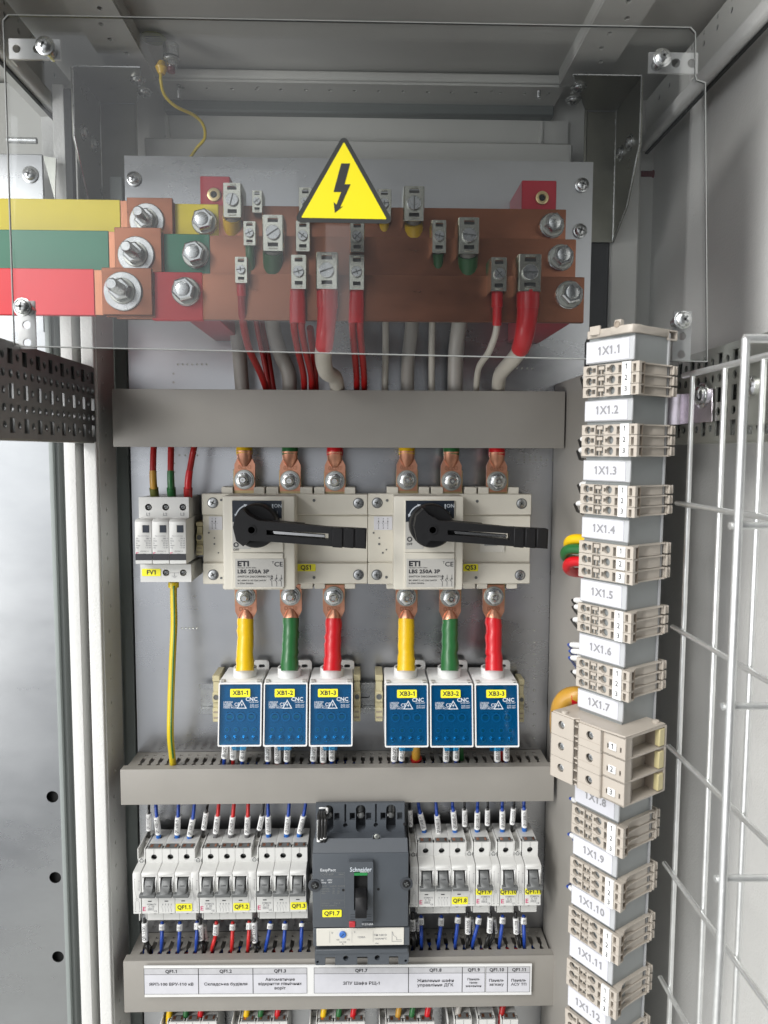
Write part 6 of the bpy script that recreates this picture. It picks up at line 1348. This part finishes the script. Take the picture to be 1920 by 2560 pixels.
# large three-pole supply terminals
pR = P(1566, 1846, .545); zb = P(1558, 2020, .545).z
M0 = Matrix.Identity(4)
for i in range(3): M0[i][0] = Bv[i]; M0[i][1] = Av[i]; M0[i][3] = (pR.x-.0005, pR.y, zb)[i]
Hh = (pR.z-zb)/3
for n in (3, 2, 1):
    Mx = M0 @ Matrix.Translation((0, 0, (3-n)*Hh)); T = thing('supply_terminal', f'large beige supply terminal numbered {n} interrupting the terminal column', 'terminal block', Mx.translation, 'large supply terminals'); h = Hh-.0003; b = MB(Mx)
    b.plate(rectp(0, 0, .0205, h), [rectp(.0035, h*.30, .0050, h*.52), rectp(.0155, h*.30, .0170, h*.52)], (0, .0205, 0), (0, -1, 0), (0, 0, 1), -.0016, 'beige')
    b.plate(rectp(0, 0, .0235, h), [circ(.012, h*.60, .0035, 18)], (-.0026, .0440, 0), (0, -1, 0), (0, 0, 1), -.0016, 'beige')
    b.box(-.0026, .0, .0204, .0214, 0, h, 'beige', 0); b.box(-.0026, .006, .0432, .0440, 0, h, 'beige', 0); b.box(.0035, .0045, .001, .0435, 0, h, 'beige_dark', 0)
    b.box(-.0027, .0, .0214, .0440, h*.34, h*.345+.0001, 'beige_dark', 0)
    b.plate(rectp(0, 0, .0250, h), [circ(.0115, h*.55, .0034, 18)], (-.0020, .0735, 0), (0, -1, 0), (0, 0, 1), -.0016, 'beige'); b.box(.0035, .0045, .049, .073, 0, h, 'beige_dark', 0)
    b.box(-.0020, .006, .0727, .0735, 0, h, 'beige', 0); b.box(-.0020, .006, .0485, .0493, 0, h, 'beige', 0); b.box(.006, .008, .044, .0485, .001, h-.001, 'beige_dark', 0)
    for k in (.25, .7): b.box(-.0015, .006, .0440, .0485, h*k, h*k+.001, 'beige', 0)
    for zz in ((0, .0012),) + (((h-.0012, h),) if n == 1 else ()):
        b.prism([(.0, .0003), (.012, .0), (.0520, .0), (.0520, .07), (.0, .07)], zz[0], zz[1], 'z', 'beige', 0)
    if n == 1: b.prism([(.0002, .0004), (.051, .0004), (.051, .072), (-.0014, .072), (-.0014, .050), (.003, .047), (-.0018, .043), (-.0018, .021)], h, h+.0014, 'z', 'beige', .0003)
    b.box(.0008, .0100, .0006, .0020, .0012, h, 'beige', 0)
    b.prism([(.0100, .0006), (.0120, .0130), (.0460, .0135), (.0460, .0165), (.0090, .0165), (.0086, .0006)], .0012, h, 'z', 'beige', 0)
    b.box(.0440, .0520, .001, .016, .0012, h, 'beige_dark', 0)
    b.box(.0500, .0520, -.0002, .002, .0012, h, 'beige', 0)
    b.build('body', T)
    for (q, zz) in (((.0, .0320), h*.6), ((.0006, .0620), h*.55)):
        s_ = MB(Mx); s_.screw((.0030-.003, q[1], zz), .0030, (-1, 0, 0), 'zinc', h=.001); s_.build('clamp_screw', T)
    b = MB(Mx); b.prism([(.0100, .002), (.0240, .0128), (.0110, .0128)], h*.45, h-.002, 'z', 'black', 0)
    for k in range(5): b.box(.0130+k*.0020, .0136+k*.0020, .0050+k*.0016, .0128, h*.48, h-.0035, 'plate_grey', 0)
    b.build('spring', T)
    b = MB(Mx); b.box(.0425, .0490, -.0006, .004, h*.12, h*.88, 'yellow_tab', .0003); b.build('yellow_tab', T)
    b = MB(Mx); b.box(-.0012, .0002, .0078, .0148, h*.30, h*.62, 'marker_white', .0003); b.text(str(n), (-.0014, .0113, h*.47), .0062, 'ink', (0, -1, 0), (0, 0, 1)); b.build('number_marker', T)
    if n == 1:
        b = MB(Mx); b.lathe((.046, .006, h+.001), (0, 0, 1), [(0, .0028), (.0022, .0028), (.0024, .0024)], 'beige', 16); b.build('peg', T)
        b = MB(Mx); b.lathe((.002, .062, h+.001), (0, 0, 1), [(0, .0028), (.0022, .0028), (.0024, .0024)], 'beige', 16); b.build('peg', T)
# wires behind the column
def loop(u0, v, col, name, label, w, Yc=.655, grp='wires looping behind the terminal column', lead=66, mk=None):
    pts = [(u0+lead, v+w*.2, Yc-.02), (u0+lead*.5, v-w*.1, Yc-.01), (u0+8, v, Yc), (u0+2, v+w*.5, Yc+.01), (u0+14, v+w*.9, Yc+.03), (u0+lead*.7, v+w*1.0, Yc+.05)]
    b = MB(); b.tube([P(*q) for q in smooth_path(pts)], S(w, u0, v, Yc)/2, col, 14); tag(b.build(name), label, 'wire', grp)
loop(1419, 1350, 'yellow', 'wire', 'thick yellow wire looping out left of the 1X1.4 terminals', 25)
loop(1411, 1375, 'green', 'wire', 'thick green wire looping out left of the 1X1.4 terminals', 26)
loop(1417, 1406, 'red', 'wire', 'thick red wire looping out left of the 1X1.4 terminals', 26)
T = wire('wire', 'thick wire with yellow boot and red sleeve curving above the large supply terminals', 'wire', [(1500, 1745, .63), (1450, 1738, .63), (1420, 1742, .635), (1402, 1762, .64), (1396, 1800, .65), (1398, 1835, .66)], 44, 'ochre', 'wires looping behind the terminal column')
b = MB(); b.tube([P(1500, 1745, .63), P(1465, 1740, .63), P(1428, 1740, .633)], S(46, 1450, 1740, .63)/2, 'red', 18); b.build('sleeve', T)
for i, (u, v, c) in enumerate(((1466, 940, 'black'), (1460, 1096, 'black'), (1456, 1124, 'black'), (1458, 1210, 'black'), (1449, 1258, 'black'), (1443, 1500, 'black'), (1444, 1517, 'black'), (1441, 1549, 'black'), (1433, 1612, 'blue'), (1436, 1628, 'blue'), (1435, 1645, 'blue'), (1441, 1680, 'black'), (1437, 2000, 'blue'), (1433, 2090, 'blue'), (1430, 2222, 'blue'))):
    p = P(u, v, .625); p2 = P(u+34, v+2, .60); p3 = P(u-9, v+7, .645); p4 = P(u+8, v+26, .69)
    T = thing('wire', f'{c} wire with white marker peeking out left of the terminals, {["1st","2nd","3rd","4th","5th","6th","7th","8th","9th","10th","11th","12th","13th","14th","15th"][i]} from top', 'wire', p, 'marked wires behind the terminal column')
    b = MB(); b.tube([p2, p, p+Vector((-.0022, .006, -.0015)), p+Vector((.004, .02, -.008)), p4], .0014, 'wire_'+c, 8); b.build('conductor', T)
    b = MB(); b.tube([p2+(p-p2)*.15, p2+(p-p2)*.6, p, p+Vector((-.0006, .003, -.0006))], [.0024, .0025, .0024, .0021], 'marker_white', 12)
    b.text('1X', (p.x+.0015, p.y-.0030, p.z), .0032, 'ink', (.5, 0, -1), (1, 0, .4)); b.build('marker_sleeve', T)
# ================================================================== wire basket
T = thing('wire_basket', 'welded zinc wire basket at the right edge, in front of the cabinet wall', 'wire basket', (.27, .5, Z0-.8)); R_ = .0022; XS = .272; YF = .42; ztop_ = Z0+.0647
zs_ = [-.043, -.151, -.258, -.366, -.474, -.58]
b = MB()
for y in (.6143, .5587, .5041, .45, .395, .34): b.tube([(XS, y, ztop_), (XS, y, Z0-.30), (XS, y, Z0-.62)], R_, 'chrome_wire', 10)
for z in zs_: b.tube([(XS-.0036, .628, Z0+z), (XS-.0036, .45, Z0+z), (XS-.0036, .22, Z0+z)], R_, 'chrome_wire', 10)
b.tube([(XS, .632, ztop_+.001), (XS, .22, ztop_+.001)], R_*1.15, 'chrome_wire', 10)
b.build('side_grid', T)
b = MB()
for x in (.2157, .2667, .3177, .3687): b.tube([(x, YF, ztop_), (x, YF, Z0-.3), (x-.0035 if x < .22 else x, YF, Z0-.62)], R_*(1.12 if x < .22 else 1), 'chrome_wire', 12)
for z in zs_: b.tube([(.2125, YF+.0036, Z0+z+.001), (.42, YF+.0036, Z0+z+.001)], R_, 'chrome_wire', 10)
b.tube([(.2145, YF, ztop_), (.42, YF, ztop_)], R_*1.15, 'chrome_wire', 10)
b.build('front_grid', T)
